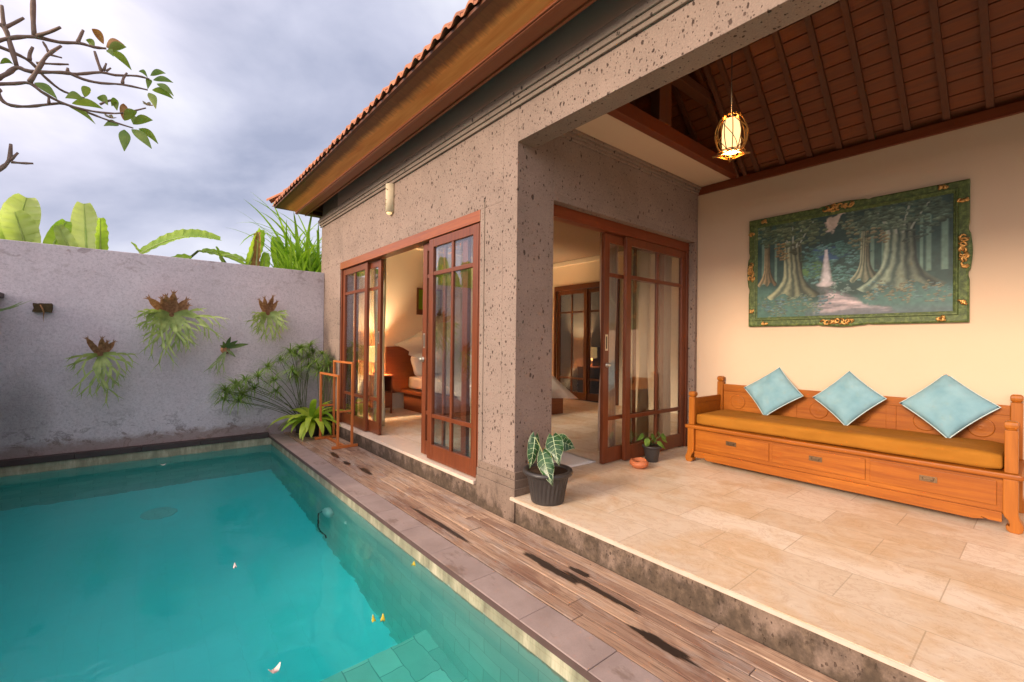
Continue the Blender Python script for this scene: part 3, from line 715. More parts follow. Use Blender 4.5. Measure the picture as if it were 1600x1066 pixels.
o = obj('boundary_wall', bw, plain('dark_door_backing', (.02, .02, .018), .9, .1, var=.3, nscale=3)); tag(o, 'near-black wall added behind the closed back doors of the bedroom so their panes look dark', 'wall')

# ------------------------------------------------------------------ daybed
def group_parent(name, loc, label, cat, group=None):
    return empty(name, loc, label, cat, group)
D0, D1, DXF, DXB = .150, 2.440, 4.400, 5.055
db = empty('daybed', (4.73, 1.3, 0), 'long orange wooden daybed with three drawers and carved back, against the cream wall', 'daybed')
bm = BM()
box(bm, DXF+.03, DXF+.05, D0+.07, D1-.07, .105, .345)                      # carcass front panel
box(bm, DXF+.052, DXB-.02, D0+.03, D1-.03, .11, .13); box(bm, DXF+.052, DXB, D0+.025, D0+.045, .11, .345); box(bm, DXF+.052, DXB, D1-.045, D1-.025, .11, .345)
o = obj('carcass', bm, M['day'], db, bevel=.003)
bm = BM(); box(bm, DXF-.018, DXB+.01, D0-.022, D1+.022, .3455, .383); obj('seat_rail', bm, M['day'], db, bevel=.012)
bm = BM()
# apron: rounded board with scroll-cut ends
pl = [(D0+.075, .118), (D1-.075, .118), (D1-.075, .055), (D1-.13, .055)]
for k in range(7): a = PI*k/6; pl.append((D1-.155-.03*0-.03*math.sin(a)*.9-.02*k/6, .055+.012*math.sin(a)))
pl += [(D1-.21, .042), (D0+.21, .042)]
for k in range(7): a = PI*k/6; pl.append((D0+.175-.02*k/6+.03*math.sin(a)*.9-.02, .055+.012*math.sin(a)))
pl += [(D0+.13, .055), (D0+.075, .055)]
extr(bm, pl, 'x', DXF+.004, DXF+.034)
obj('apron', bm, M['day'], db, bevel=.007)
def curved_leg(y, s, x):
    bm = BM(); p = []
    # side view in y-z : claw-like foot turning inwards
    out = [(.006, .345), (.006, .12), (0, .09), (-.014, .060), (-.018, .035), (-.012, .012), (.004, 0), (.040, 0), (.056, .012), (.062, .032), (.056, .048), (.046, .038), (.044, .056), (.052, .080), (.068, .098), (.075, .120), (.075, .345)]
    extr(bm, [(y+s*a, b) for a, b in out], 'x', x, x+.075)
    return bm
for y, s_ in ((D0-.004, 1), (D1+.004, -1)):
    for x in (DXF-.006, DXB-.075): obj('leg', curved_leg(y, s_, x), M['day_z'], db, bevel=.008)
def post(x, y, z0, z1, w_=.062):
    bm = BM(); box(bm, x, x+w_, y, y+w_, z0, z1); c = (x+w_/2, y+w_/2)
    h = w_/2
    lathe(bm, (0, 0, 0), [(h*1.05, .0004), (h*1.05, .006), (h*1.42, .018), (h*1.50, .034), (h*1.42, .052), (h*.9, .060)], 4)
    for v in bm.verts:
        if abs(v.co.x) < .2 and abs(v.co.y) < .2 and v.co.z < .1: v.co = Vector((c[0], c[1], z1))+Matrix.Rotation(R(45), 3, 'Z') @ v.co
    return bm
for x, zt in ((DXF+.012, .665), (DXB-.03, .80)):
    for y in (D0+.004, D1-.066): obj('post', post(x, y, .3835, zt), M['day_z'], db, bevel=.004)
for y in (D0+.022, D1-.047):
    bm = BM(); box(bm, DXF+.0745, DXB-.031, y, y+.025, .60, .655); box(bm, DXF+.0745, DXB-.031, y+.004, y+.021, .3835, .5995); obj('armrest', bm, M['day'], db, bevel=.004)
bm = BM(); box(bm, DXB-.012, DXB+.012, D0+.0665, D1-.0665, .70, .775); box(bm, DXB-.006, DXB+.010, D0+.0665, D1-.0665, .3835, .6995)
for k in range(1, 3): yy = D0+(D1-D0)*k/3; box(bm, DXB-.013, DXB-.0065, yy-.035, yy+.035, .3835, .6995)
back = obj('backrest', bm, M['day'], db, bevel=.003)
def torus(bm, c, r, t, axis='x', n=28, m=6, sq=1):
    pts = [Vector((c[0], c[1]+r*math.cos(2*PI*i/n), c[2]+sq*r*math.sin(2*PI*i/n))) for i in range(n+1)]
    tube(bm, pts, t, m, False)
for k in range(3):
    yy = D0+(D1-D0)*(k+.5)/3
    for off in (-.16, .16):
        bm = BM()
        lathe(bm, (0, 0, 0), [(.078, 0), (.074, .006), (.066, .001), (.056, .006), (.047, .001), (.038, .006), (.028, .001), (.018, .007), (.006, .003)], 32)
        bmesh.ops.transform(bm, matrix=Matrix.Translation((DXB-.0062, yy+off, .59)) @ Matrix.Rotation(R(-90), 4, 'Y'), verts=bm.verts)
        obj('carved_medallion', bm, M['day'], None, smooth=True).parent = back
for k in range(3):
    ya = D0+.10+(D1-D0-.17)*k/3; yb = D0+.07+(D1-D0-.17)*(k+1)/3
    bm = BM(); box(bm, DXF+.019, DXF+.0295, ya, yb, .155, .318); dr = obj('drawer', bm, M['day'], db, bevel=.003)
    ym = (ya+yb)/2
    bm = BM(); box(bm, DXF+.014, DXF+.0188, ym-.048, ym+.048, .232, .272); box(bm, DXF+.011, DXF+.0139, ym-.040, ym+.040, .262, .268)
    tube(bm, [(DXF+.013, ym-.030, .262), (DXF+.006, ym-.028, .244), (DXF+.006, ym+.028, .244), (DXF+.013, ym+.030, .262)], .0035, 6)
    obj('drawer_pull', bm, M['bronze'], None, bevel=.001).parent = dr
# mattress
def rbox(name, x0, x1, y0, y1, z0, z1, r, mat, parent=None, nx=10, ny=30, puff=.0, seed=0, wr=.0):
    bm = BM(); bmesh.ops.create_cube(bm, size=1)
    bmesh.ops.subdivide_edges(bm, edges=bm.edges, cuts=nx, use_grid_fill=True)
    c = Vector(((x0+x1)/2, (y0+y1)/2, (z0+z1)/2)); h = Vector(((x1-x0)/2, (y1-y0)/2, (z1-z0)/2))
    for v in bm.verts:
        p = Vector((v.co.x*2*h.x, v.co.y*2*h.y, v.co.z*2*h.z))
        q = Vector((max(-h.x+r, min(h.x-r, p.x)), max(-h.y+r, min(h.y-r, p.y)), max(-h.z+r, min(h.z-r, p.z))))
        d = p-q
        if d.length > 1e-6: p = q+d.normalized()*r
        p.z += puff*(1-(p.x/h.x)**4)*(1-(p.y/h.y)**8) if p.z > 0 else 0
        n_ = noise.noise(Vector((p.x*3+seed, p.y*3, p.z*4)))+.5*noise.noise(Vector((p.x*9, p.y*7+seed, p.z*9)))
        p += d.normalized()*n_*wr if d.length > 1e-6 else Vector((0, 0, n_*wr))
        v.co = p+c
    return obj(name, bm, mat, parent, smooth=True)
s = NT('ochre_fabric'); wv = s.n('ShaderNodeTexWave'); wv.inputs['Scale'].default_value = 160; s.l(s.mapp(), wv.inputs['Vector'])
f = s.noise(s.mapp((3, 1, 3)), 4, 5); c = s.ramp(f, [(.3, (.29, .115, .012)), (.7, (.36, .145, .017))]); s.bump(s.math('ADD', s.math('MULTIPLY', wv.outputs['Fac'], .1), f), .25, .006)
M['ochre'] = s.done(c, .85, .15)
mt = rbox('mattress', 4.425, 5.0, .222, 2.368, .385, .502, .032, M['ochre'], nx=26, puff=.008, wr=.007)
tag(mt, 'thin ochre mattress lying along the wooden daybed', 'mattress')
# cushions
s = NT('teal_fabric'); f = s.noise(s.mapp(), 7, 5); g = s.noise(s.mapp((1, 1, 1)), 240, 2)
c = s.ramp(f, [(.3, (.165, .32, .38)), (.7, (.24, .40, .45))]); s.bump(g, .25, .002); M['teal'] = s.done(c, .85, .15)
M['piping'] = plain('pale_piping', (.50, .60, .58), .8, .2)
def cushion(name, base, S, yawr, lean, rollr, seed, label):
    """square cushion on its corner; base = lowest corner"""
    N_ = 22; bm = BM(); hf = S/2; grid = {}
    def surf(u, v, sgn):
        e_ = (1-abs(u)**3.2)*(1-abs(v)**3.2)
        k = 1-.055*(1-abs(u)**2)*(abs(v)**2)-0; k2 = 1-.055*(1-abs(v)**2)*(abs(u)**2)
        x_ = u*hf*k2; y_ = v*hf*k
        n_ = noise.noise(Vector((u*2.2+seed*5, v*2.2, sgn)))*.018+noise.noise(Vector((u*6+seed, v*6, sgn*2)))*.009*(abs(u)+abs(v))
        rad = abs(u*v)
        wr = .007*math.sin(math.atan2(v, u)*11+seed*2+3*noise.noise(Vector((u*3, v*3, seed))))*max(abs(u), abs(v))**2*e_**.3
        return Vector((x_, y_, sgn*(.062*max(e_, 0)**.55+(n_+wr)*max(e_, 0)**.4)))
    for sgn in (1, -1):
        for i in range(N_+1):
            for j in range(N_+1):
                u, v = -1+2*i/N_, -1+2*j/N_
                if sgn == -1 and (i in (0, N_) or j in (0, N_)): grid[(sgn, i, j)] = grid[(1, i, j)]; continue
                grid[(sgn, i, j)] = bm.verts.new(surf(u, v, sgn))
    for sgn in (1, -1):
        for i in range(N_):
            for j in range(N_):
                q = [grid[(sgn, i, j)], grid[(sgn, i+1, j)], grid[(sgn, i+1, j+1)], grid[(sgn, i, j+1)]]
                bm.faces.new(q if sgn == 1 else q[::-1])
    rim = [surf(-1+2*t/12, -1, 1) for t in range(12)]+[surf(1, -1+2*t/12, 1) for t in range(12)]+[surf(1-2*t/12, 1, 1) for t in range(12)]+[surf(-1, 1-2*t/12, 1) for t in range(13)]
    bp = BM(); tube(bp, rim, .0042, 6, False)
    # local frame: diamond in the (Y,Z) plane, normal towards -X, leaning back
    rotd = Matrix.Rotation(R(45)+rollr, 4, 'Z')
    stand = Matrix(((0, 0, -1, 0), (1, 0, 0, 0), (0, 1, 0, 0), (0, 0, 0, 1)))       # x->y, y->z, z->-x
    ln = Matrix.Rotation(lean, 4, 'Y'); yw = Matrix.Rotation(yawr, 4, 'Z')
    A = yw @ ln @ stand @ rotd
    low = min((A @ p for p in rim), key=lambda q: q.z)
    T = Matrix.Translation(Vector(base)-low)
    root = obj(name, bm, M['teal'], smooth=True); root.matrix_world = T @ A
    pp = obj('piping', bp, M['piping'], smooth=True); pp.parent = root
    return tag(root, label, 'cushion', 'blue cushions on the daybed')
cushion('cushion', (4.83, 1.86, .494), .40, R(0), R(29), R(4), 1, 'pale blue cushion standing on its corner at the left end of the daybed')
cushion('cushion', (4.83, 1.185, .497), .39, R(-2), R(28), R(-5), 2, 'pale blue cushion in the middle of the daybed, between the other two')
cushion('cushion', (4.83, .53, .497), .41, R(3), R(30), R(-3), 3, 'pale blue cushion leaning near the right armrest of the daybed')

# ------------------------------------------------------------------ painting on the back wall
def fbm(nx, ny, scale, seed, octv=5, ax=1.0, ay=1.0):
    r_ = np.random.RandomState(seed); out = np.zeros((ny, nx)); amp = 1; tot = 0
    for o_ in range(octv):
        gx = max(2, int(scale*ax*2**o_)); gy = max(2, int(scale*ay*2**o_*ny/nx)); G = r_.rand(gy+2, gx+2)
        xs = np.linspace(0, gx, nx, endpoint=False); ys_ = np.linspace(0, gy, ny, endpoint=False)
        xi = xs.astype(int); yi = ys_.astype(int); fx = xs-xi; fy = ys_-yi; fx = fx*fx*(3-2*fx); fy = fy*fy*(3-2*fy)
        a = G[np.ix_(yi, xi)]; b = G[np.ix_(yi, xi+1)]; c_ = G[np.ix_(yi+1, xi)]; d = G[np.ix_(yi+1, xi+1)]
        out += amp*((a*(1-fx)+b*fx)*(1-fy)[:, None]+(c_*(1-fx)+d*fx)*fy[:, None]); tot += amp; amp *= .55
    return out/tot
def paint(nx, ny):
    U, V = np.meshgrid(np.linspace(0, 1, nx), np.linspace(0, 1, ny))      # V up
    n1_ = fbm(nx, ny, 6, 1); n2_ = fbm(nx, ny, 22, 2, 4); n3_ = fbm(nx, ny, 60, 3, 2)
    im = np.zeros((ny, nx, 3))
    def lay(mask, c_):
        m = np.clip(mask, 0, 1)[..., None]; im[:] = im*(1-m)+np.asarray(c_)*m
    im[:] = np.array((.022, .050, .045))
    lay(np.clip(n1_*1.6-.5, 0, 1)*.8, (.035, .085, .07))
    # sky opening
    dsk = ((U-.445-(V-.9)*.35)/.040)**2+((V-.93)/.15)**2+(n2_-.5)*5
    lay((1-dsk)*1.6, (.40, .33, .27))
    lay((1-(((U-.41)/.14)**2+((V-.60)/.09)**2+(n2_-.5)*2))*1.4, (.035, .085, .17))
    lay((1-(((U-.34)/.07)**2+((V-.50)/.12)**2+(n2_-.5)*2))*1.5, (.08, .17, .06))
    rs = np.random.RandomState(5)
    def clump(cx_, cy_, r_, colr, dens=1.0):
        k = max(3, int(14*dens))
        for _ in range(k):
            a = rs.rand()*6.28; d = rs.rand()**.6*r_; x_, y_ = cx_+math.cos(a)*d*.62, cy_+math.sin(a)*d; s_ = r_*(.18+.14*rs.rand())
            dd = ((U-x_)/(s_*.75))**2+((V-y_)/(s_*.62))**2+(n2_-.5)*.9
            t = np.clip((V-y_)/s_*.5+.55, .12, 1.1)[..., None]; m = np.clip((1-dd)*4, 0, 1)[..., None]*.9
            im[:] = im*(1-m)+np.asarray(colr)*t*m*(.75+.5*n3_[..., None])
    # far thin trunks
    for x_, w_ in ((.12, .010), (.65, .012), (.70, .008), (.735, .007), (.90, .014), (.965, .018), (.60, .014), (.04, .014), (.87, .009)):
        lay((1-np.abs(U-x_)/w_)*2*(V > .36)*(V < .86), (.11, .19, .15)); 
    for k in range(60): clump(.30+.36*rs.rand(), .34+.36*rs.rand(), .06, ((.085, .22, .19) if k % 4 else (.14, .30, .30)), .6)
    # ground banks
    gl_ = .30-.22*np.clip(U-.05, 0, 1)-.05*n1_; gr_ = .18+.17*np.clip(U-.55, 0, 1)*1.2
    lay((.34-.55*np.clip(U-.02, 0, .5)+.10*n1_-V)*12*(U < .45), (.055, .12, .10))
    lay((.16+.30*np.clip(U-.50, 0, .3)+.06*n1_-V)*12*(U > .44), (.06, .13, .115))
    # stream
    cxs = .42+.30*np.clip(.30-V, 0, .3)**1.1+.02*np.sin(V*40); wid = .035+.9*np.clip(.31-V, 0, 1)**1.25
    wid = wid*(1+(n2_-.5)*.8)
    m = np.clip((wid-np.abs(U-cxs-.10*np.clip(.18-V, 0, 1)*6*.6))*14, 0, 1)*(V < .33)
    lay(m, (.16, .15, .165)); lay(m*np.clip(fbm(nx, ny, 14, 9, 4, .5, 3.0)*3-1.5, 0, 1), (.55, .44, .45))
    lay((.10-V)*8*(U > .30), (.075, .095, .11))
    # waterfall
    wf = .012+.030*np.clip(.62-V, 0, .3)/.3
    lay((1-np.abs(U-.415)/wf)*1.5*(V < .66)*(V > .30)*(.8+.4*n3_), (.50, .47, .48))
    lay((1-(((U-.415)/.06)**2+((V-.315)/.03)**2))*1.2, (.50, .46, .47))
    def trunk(cx_, w_, base, top, flare, c1_, c2_):
        t = np.clip((V-base)/(top-base), 0, 1); hw = w_*(1+.10*np.cos(t*3))+flare*np.clip(1-t*2.1, 0, 1)**2.6
        d = (U-cx_)/hw; st = .5+.5*np.sin((d*13+np.sin(V*9+cx_*7)*1.2+(n2_-.5)*3))
        m = np.clip((1-np.abs(d))*9, 0, 1)*(V > base+(n1_-.5)*.08-.02*np.cos(d*9))*(V < top)
        lit = np.clip(.75-.5*d, .2, 1.15)
        cc = (np.array(c1_)*(st[..., None])+np.array(c2_)*(1-st[..., None]))*lit[..., None]
        mm = np.clip(m, 0, 1)[..., None]; im[:] = im*(1-mm)+cc*mm
    trunk(.065, .020, .36, .82, .05, (.30, .22, .12), (.10, .10, .06))
    trunk(.225, .058, .22, .80, .115, (.27, .29, .18), (.07, .095, .07))
    trunk(.615, .024, .33, .80, .06, (.26, .27, .18), (.07, .10, .07))
    trunk(.775, .078, .24, .85, .13, (.23, .29, .21), (.05, .085, .07))
    for x0_, dx_ in ((.20, -.05), (.225, .0), (.245, .05), (.26, .09), (.73, -.07), (.76, -.02), (.79, .03), (.82, .09)):
        t = np.clip((V-.72)/.26, 0, 1); lay((1-np.abs(U-(x0_+dx_*t**1.3))/.007)*2*(V > .72)*(V < .97), (.24, .27, .22))
    for k in range(34): clump(.02+.36*rs.rand(), .80+.18*rs.rand(), .085, ((.095, .15, .085) if k % 3 else (.20, .26, .14)), .6)
    for k in range(46): clump(.53+.46*rs.rand(), .78+.22*rs.rand(), .085, ((.085, .14, .10) if k % 3 else (.17, .25, .17)), .6)
    for x_, y_, c_ in ((.14, .72, (.34, .24, .10)), (.165, .66, (.30, .22, .10)), (.24, .70, (.10, .12, .07)), (.30, .62, (.05, .10, .06)), (.57, .72, (.28, .28, .15)), (.60, .66, (.22, .24, .14)), (.66, .74, (.32, .28, .16)), (.70, .70, (.28, .24, .14)), (.83, .68, (.08, .12, .09)), (.88, .74, (.08, .13, .10)), (.54, .84, (.24, .24, .14))):
        clump(x_, y_, .07, c_, .8)
    for k in range(30): clump(.02+.40*rs.rand(), .03+.16*rs.rand(), .05, ((.17, .22, .15) if k % 3 else (.12, .22, .26)), .5)
    for k in range(32): clump(.62+.37*rs.rand(), .12+.15*rs.rand(), .045, ((.22, .22, .14) if k % 3 else (.13, .24, .24)), .5)
    for k in range(10): clump(.44+.12*rs.rand(), .20+.14*rs.rand(), .035, (.20, .30, .27), .5)
    im *= (.80+.5*n3_)[..., None]*1.15
    return np.clip(im, 0, 1)
AX = 5.1005
pf = empty('framed_painting', (AX, 1.28, 1.41), 'wide forest waterfall painting in a carved green frame with gold ornaments', 'painting')
NX, NY = 380, 232
py0, py1, pz0, pz1 = .530, 2.035, 1.500, 2.465
img = paint(NX, NY)
bm = BM(); gridv = [[bm.verts.new((AX-.028, py1+(py0-py1)*i/(NX-1), pz0+(pz1-pz0)*j/(NY-1))) for i in range(NX)] for j in range(NY)]
for j in range(NY-1):
    for i in range(NX-1): bm.faces.new((gridv[j][i], gridv[j+1][i], gridv[j+1][i+1], gridv[j][i+1]))
me_cols = img.reshape(-1, 3)
s = NT('oil_paint'); a_ = s.n('ShaderNodeAttribute', attribute_name='paint'); s.bump(s.noise(s.mapp(), 120, 3), .15, .002); mcan = s.done(a_.outputs['Color'], .45, .35)
cv = obj('canvas', bm, mcan, pf)
ca = cv.data.color_attributes.new('paint', 'FLOAT_COLOR', 'POINT')
ca.data.foreach_set('color', np.concatenate([me_cols, np.ones((len(me_cols), 1))], 1).astype(np.float32).ravel())
s = NT('green_carved_frame'); f = s.noise(s.mapp(), 30, 5, .7); g = s.noise(s.mapp(), 7, 3)
c = s.ramp(f, [(.32, (.030, .048, .012)), (.5, (.070, .105, .024)), (.68, (.17, .22, .06))]); c = s.mixc(s.ramp(g, [(.4, 0.0), (.7, .4)]), c, (.09, .12, .035)); s.bump(f, .5, .004); mfr = s.done(c, .5, .35)
mgold = plain('gilded_carving', (.55, .30, .09), .35, .5, .7, var=.5, nscale=90, bump=.6, bs=90)
oy0, oy1, oz0, oz1 = .440, 2.120, 1.412, 2.553
def notch(u, L_, amp=.030):
    d = abs(u-L_/2)
    if d < .17: return amp*.45*(math.cos(d/.17*PI)*.5+.5)**.7+.004
    if d < .20: return -.006
    if u < .10 or u > L_-.10: return 0.0
    return -.0
def edge_pts():
    P_ = []
    W_, H_ = oy1-oy0, oz1-oz0
    n = 60
    for k in range(n): u = W_*k/n; P_.append((oy0+u, oz0-notch(u, W_)))
    for k in range(40): u = H_*k/40; P_.append((oy1+notch(u, H_), oz0+u))
    for k in range(n): u = W_*k/n; P_.append((oy1-u, oz1+notch(u, W_)))
    for k in range(40): u = H_*k/40; P_.append((oy0-notch(u, H_), oz1-u))
    return P_
EP = edge_pts(); bm = BM(); rings_ = []
cyy, czz = (oy0+oy1)/2, (oz0+oz1)/2
def rectpt(k, x0, x1, z0, z1):
    n = 60
    if k < 60: return (x0+(x1-x0)*k/60, z0)
    k -= 60
    if k < 40: return (x1, z0+(z1-z0)*k/40)
    k -= 40
    if k < 60: return (x1-(x1-x0)*k/60, z1)
    k -= 60
    return (x0, z1-(z1-z0)*k/40)
spec_ = [(None, 0, -.0005), (None, 0, -.030), ('o', -.012, -.036), ('i', .030, -.034), ('i', .024, -.046), ('i', .012, -.044), ('i', .008, -.036), ('i', 0, -.034), ('i', -.004, -.029)]
for kind_, off, dx in spec_:
    row = []
    for k in range(200):
        if kind_ is None: yy, zz = EP[k]
        elif kind_ == 'o': yy, zz = EP[k]; yy += .012*(1 if yy < cyy else -1); zz += .012*(1 if zz < czz else -1)
        else: yy, zz = rectpt(k, py0-off, py1+off, pz0-off, pz1+off)
        row.append(bm.verts.new((AX+dx, yy, zz)))
    rings_.append(row)
for a, b in zip(rings_, rings_[1:]):
    for k in range(200): bm.faces.new((a[k], a[(k+1) % 200], b[(k+1) % 200], b[k]))
fr_ = obj('frame', bm, mfr, pf)
def ornament(y, z, ly, lz, seed, small=False):
    r_ = random.Random(seed); bm = BM()
    n = 5 if small else 15
    for k in range(n):
        t = (k+.5)/n*2-1
        if ly > lz: cy_, cz_ = y+t*ly, z+r_.uniform(-.5, .5)*lz*(1-abs(t)**2)
        else: cy_, cz_ = y+r_.uniform(-.5, .5)*ly*(1-abs(t)**2), z+t*lz
        a = r_.uniform(0, PI*2); L_ = .028 if not small else .016
        pts = [(AX-.040-.006*math.sin(q*PI/5), cy_+L_*math.cos(a+q*.75)*(1-q*.13), cz_+L_*math.sin(a+q*.75)*(1-q*.13)) for q in range(6)]
        tube(bm, pts, [.009, .010, .009, .008, .006, .004], 6)
    o = obj('gold_ornament', bm, mgold, None); o.parent = fr_
ornament(cyy+.03, oz1-.030, .12, .03, 1); ornament(cyy+.03, oz0+.028, .12, .03, 2); ornament(oy0+.030, czz, .03, .12, 3); ornament(oy1-.030, czz, .03, .09, 4)
for q, (yy, zz) in enumerate(((oy0+.16, oz1-.035), (oy0+.035, oz1-.16), (oy0+.16, oz0+.035), (oy0+.035, oz0+.16), (oy1-.16, oz1-.035), (oy1-.035, oz1-.16), (oy1-.16, oz0+.035), (oy1-.035, oz0+.16))): ornament(yy, zz, .022, .018, 10+q, True)

# ------------------------------------------------------------------ pendant lantern
LX, LY, LZ0, LZ1 = 3.58, 1.64, 2.705, 3.03
ln_ = empty('pendant_lantern', (LX, LY, LZ0), 'lit woven rattan lantern hanging on a cord from the terrace roof', 'lantern')
M['rattan'] = plain('rattan', (.42, .22, .07), .6, .3, var=.3, nscale=40)
M['shade'] = emit('glowing_paper', (1.0, .66, .28), .75)
bm = BM(); lathe(bm, (LX, LY, LZ0), [(.058, .03), (.062, .05), (.068, .12), (.066, .20), (.055, .27), (.045, .285)], 24)
for f in [f for f in bm.faces if len(f.verts) > 4]: bm.faces.remove(f)
obj('lamp_shade', bm, M['shade'], ln_, smooth=True)
def lr(t): return .052+.066*math.sin(PI*min(1, t*.92+.06))**.8
bm = BM()
for k in range(12):
    a = 2*PI*k/12
    tube(bm, [(LX+lr(t)*math.cos(a), LY+lr(t)*math.sin(a), LZ0+.02+.30*t) for t in [q/10 for q in range(11)]], .0038, 5)
for k in range(6):
    for sg in (1, -1):
        a0 = 2*PI*k/6
        if 1.6 < (a0 % 6.28) < 3.6 and sg == 1: continue
        tube(bm, [(LX+(lr(t)+.004)*math.cos(a0+sg*t*1.6), LY+(lr(t)+.004)*math.sin(a0+sg*t*1.6), LZ0+.03+.27*t) for t in [q/10 for q in range(11)]], .003, 4)
for t, rr_ in ((0, .085), (.02, .098), (1, .05), (.97, .055)):
    tube(bm, [(LX+rr_*math.cos(2*PI*q/24), LY+rr_*math.sin(2*PI*q/24), LZ0+.018+.30*t) for q in range(25)], .0045, 5, False)
obj('rattan_cage', bm, M['rattan'], ln_)
bm = BM()
for k in range(4):
    a = 2*PI*k/4+.5
    tube(bm, [(LX+.05*math.cos(a), LY+.05*math.sin(a), LZ0+.015), (LX+.135*math.cos(a), LY+.135*math.sin(a), LZ0+.004)], [.006, .008], 5)
for q in range(4):
    a, b = 2*PI*q/4+.5, 2*PI*(q+1)/4+.5
    tube(bm, [(LX+.115*math.cos(a), LY+.115*math.sin(a), LZ0+.006), (LX+.115*math.cos(b), LY+.115*math.sin(b), LZ0+.006)], .006, 5)
obj('bottom_ring', bm, M['rattan'], ln_)
bm = BM(); tube(bm, [(LX, LY, LZ1-.01), (LX, LY, 4.5)], .0035, 6); obj('cord', bm, M['blackplastic'], ln_)
pl_ = bpy.data.objects.new('lantern_bulb', bpy.data.lights.new('lantern_bulb', 'POINT')); col.objects.link(pl_); pl_.parent = ln_; pl_.location = (0, 0, .13)
pl_.data.energy = 14; pl_.data.color = (1, .66, .34); pl_.data.shadow_soft_size = .03

# ------------------------------------------------------------------ stone wall sconce
sc_ = empty('wall_sconce', (WX, 5.0, 2.70), 'cream carved stone half cylinder wall lamp above the left sliding doors', 'wall lamp')
M['sconce'] = plain('cream_stone', (.62, .52, .36), .75, .25, var=.15, nscale=25, bump=.3)
bm = BM(); SY, SZ0, SZ1, SR = 5.03, 2.735, 3.065, .062
A = []
for z in (SZ0, SZ1):
    A.append([bm.verts.new((WX-.0005-SR*1.25*math.sin(PI*k/16), SY+SR*math.cos(PI*k/16), z)) for k in range(17)])
for k in range(16): bm.faces.new((A[0][k], A[0][k+1], A[1][k+1], A[1][k])).smooth = True
bm.faces.new(A[0][::-1]); bm.faces.new(A[1]); bm.faces.new((A[0][0], A[1][0], A[1][16], A[0][16]))
obj('lamp_body', bm, M['sconce'], sc_)
bm = BM(); r_ = random.Random(3)
def sp(t, z): a = PI*t; return Vector((WX-.001-(SR*1.25+.001)*math.sin(a), SY+(SR+.001)*math.cos(a), z))
for k in range(9):
    t0, z0 = r_.uniform(.22, .62), SZ0+.04+k*.030; pts = [sp(t0+.09*math.sin(q*1.1+k), z0+.010*q*math.cos(k)) for q in range(5)]
    tube(bm, pts, [.003, .005, .006, .005, .003], 5)
obj('carved_relief', bm, plain('carving_shadow_stone', (.26, .18, .10), .8, .2), sc_)
bm = BM(); lathe(bm, (WX-.035, SY, SZ0-.028), [(.012, 0), (.030, .012), (.032, .0275)], 14); obj('bulb', bm, emit('warm_bulb', (1, .70, .35), .35), sc_)

# ------------------------------------------------------------------ plants
M['fern'] = leafm('staghorn_green', (.16, .24, .06), (.40, .50, .17), .5, .25, 9, (.42, .48, .20))
M['fern2'] = leafm('pale_staghorn_green', (.13, .20, .085), (.33, .42, .20), .55, .25, 9)
M['shield'] = leafm('dry_shield_frond', (.22, .10, .05), (.48, .25, .13), .7, .15, 30, (.62, .42, .28))
M['papyrus'] = leafm('papyrus_green', (.11, .19, .035), (.28, .42, .09), .5, .25, 8)
M['bright'] = leafm('bright_fern_green', (.30, .44, .035), (.58, .68, .08), .42, .35, 5)
M['banana'] = leafm('banana_leaf', (.20, .36, .04), (.42, .56, .09), .4, .45, 3, (.60, .68, .25))
M['banana2'] = leafm('pale_banana_leaf', (.40, .50, .14), (.62, .70, .32), .45, .45, 3)
M['reed'] = leafm('reed_green', (.15, .30, .02), (.36, .55, .06), .45, .4, 5)
M['bark'] = plain('plumeria_bark', (.20, .145, .115), .8, .2, var=.35, nscale=30, bump=.5, bs=60)
M['stem'] = plain('plant_stem', (.10, .13, .04), .7, .2, var=.3)
M['dryleaf'] = leafm('dry_leaf', (.24, .10, .035), (.42, .24, .10), .7, .2, 12)
def fork(bm, p, d, L_, w0, depth, r_, nrm):
    """one antler frond: ribbon that forks"""
    side_ = d.cross(nrm).normalized(); pts = []; ws = []; q = p.copy(); dd = d.copy(); n = 4
    for k in range(n+1):
        pts.append(q.copy()); ws.append(w0*(1.0 if depth else (1-k/n*.85))*(.75+.5*k/n if depth else 1))
        q = q+dd*(L_/n); dd = (dd+Vector((0, 0, -.10))+nrm*.02*math.sin(k)).normalized()
    ribbon(bm, pts, ws, side_, .15)
    if depth:
        for s_ in (-1, 1):
            a = r_.uniform(.30, .55)*s_
            nd = (dd*math.cos(a)+side_*math.sin(a)+nrm*r_.uniform(-.15, .12)).normalized()
            fork(bm, pts[-1], nd, L_*r_.uniform(.55, .85), w0*.62, depth-1, r_, nrm)
WALLY = 7.55
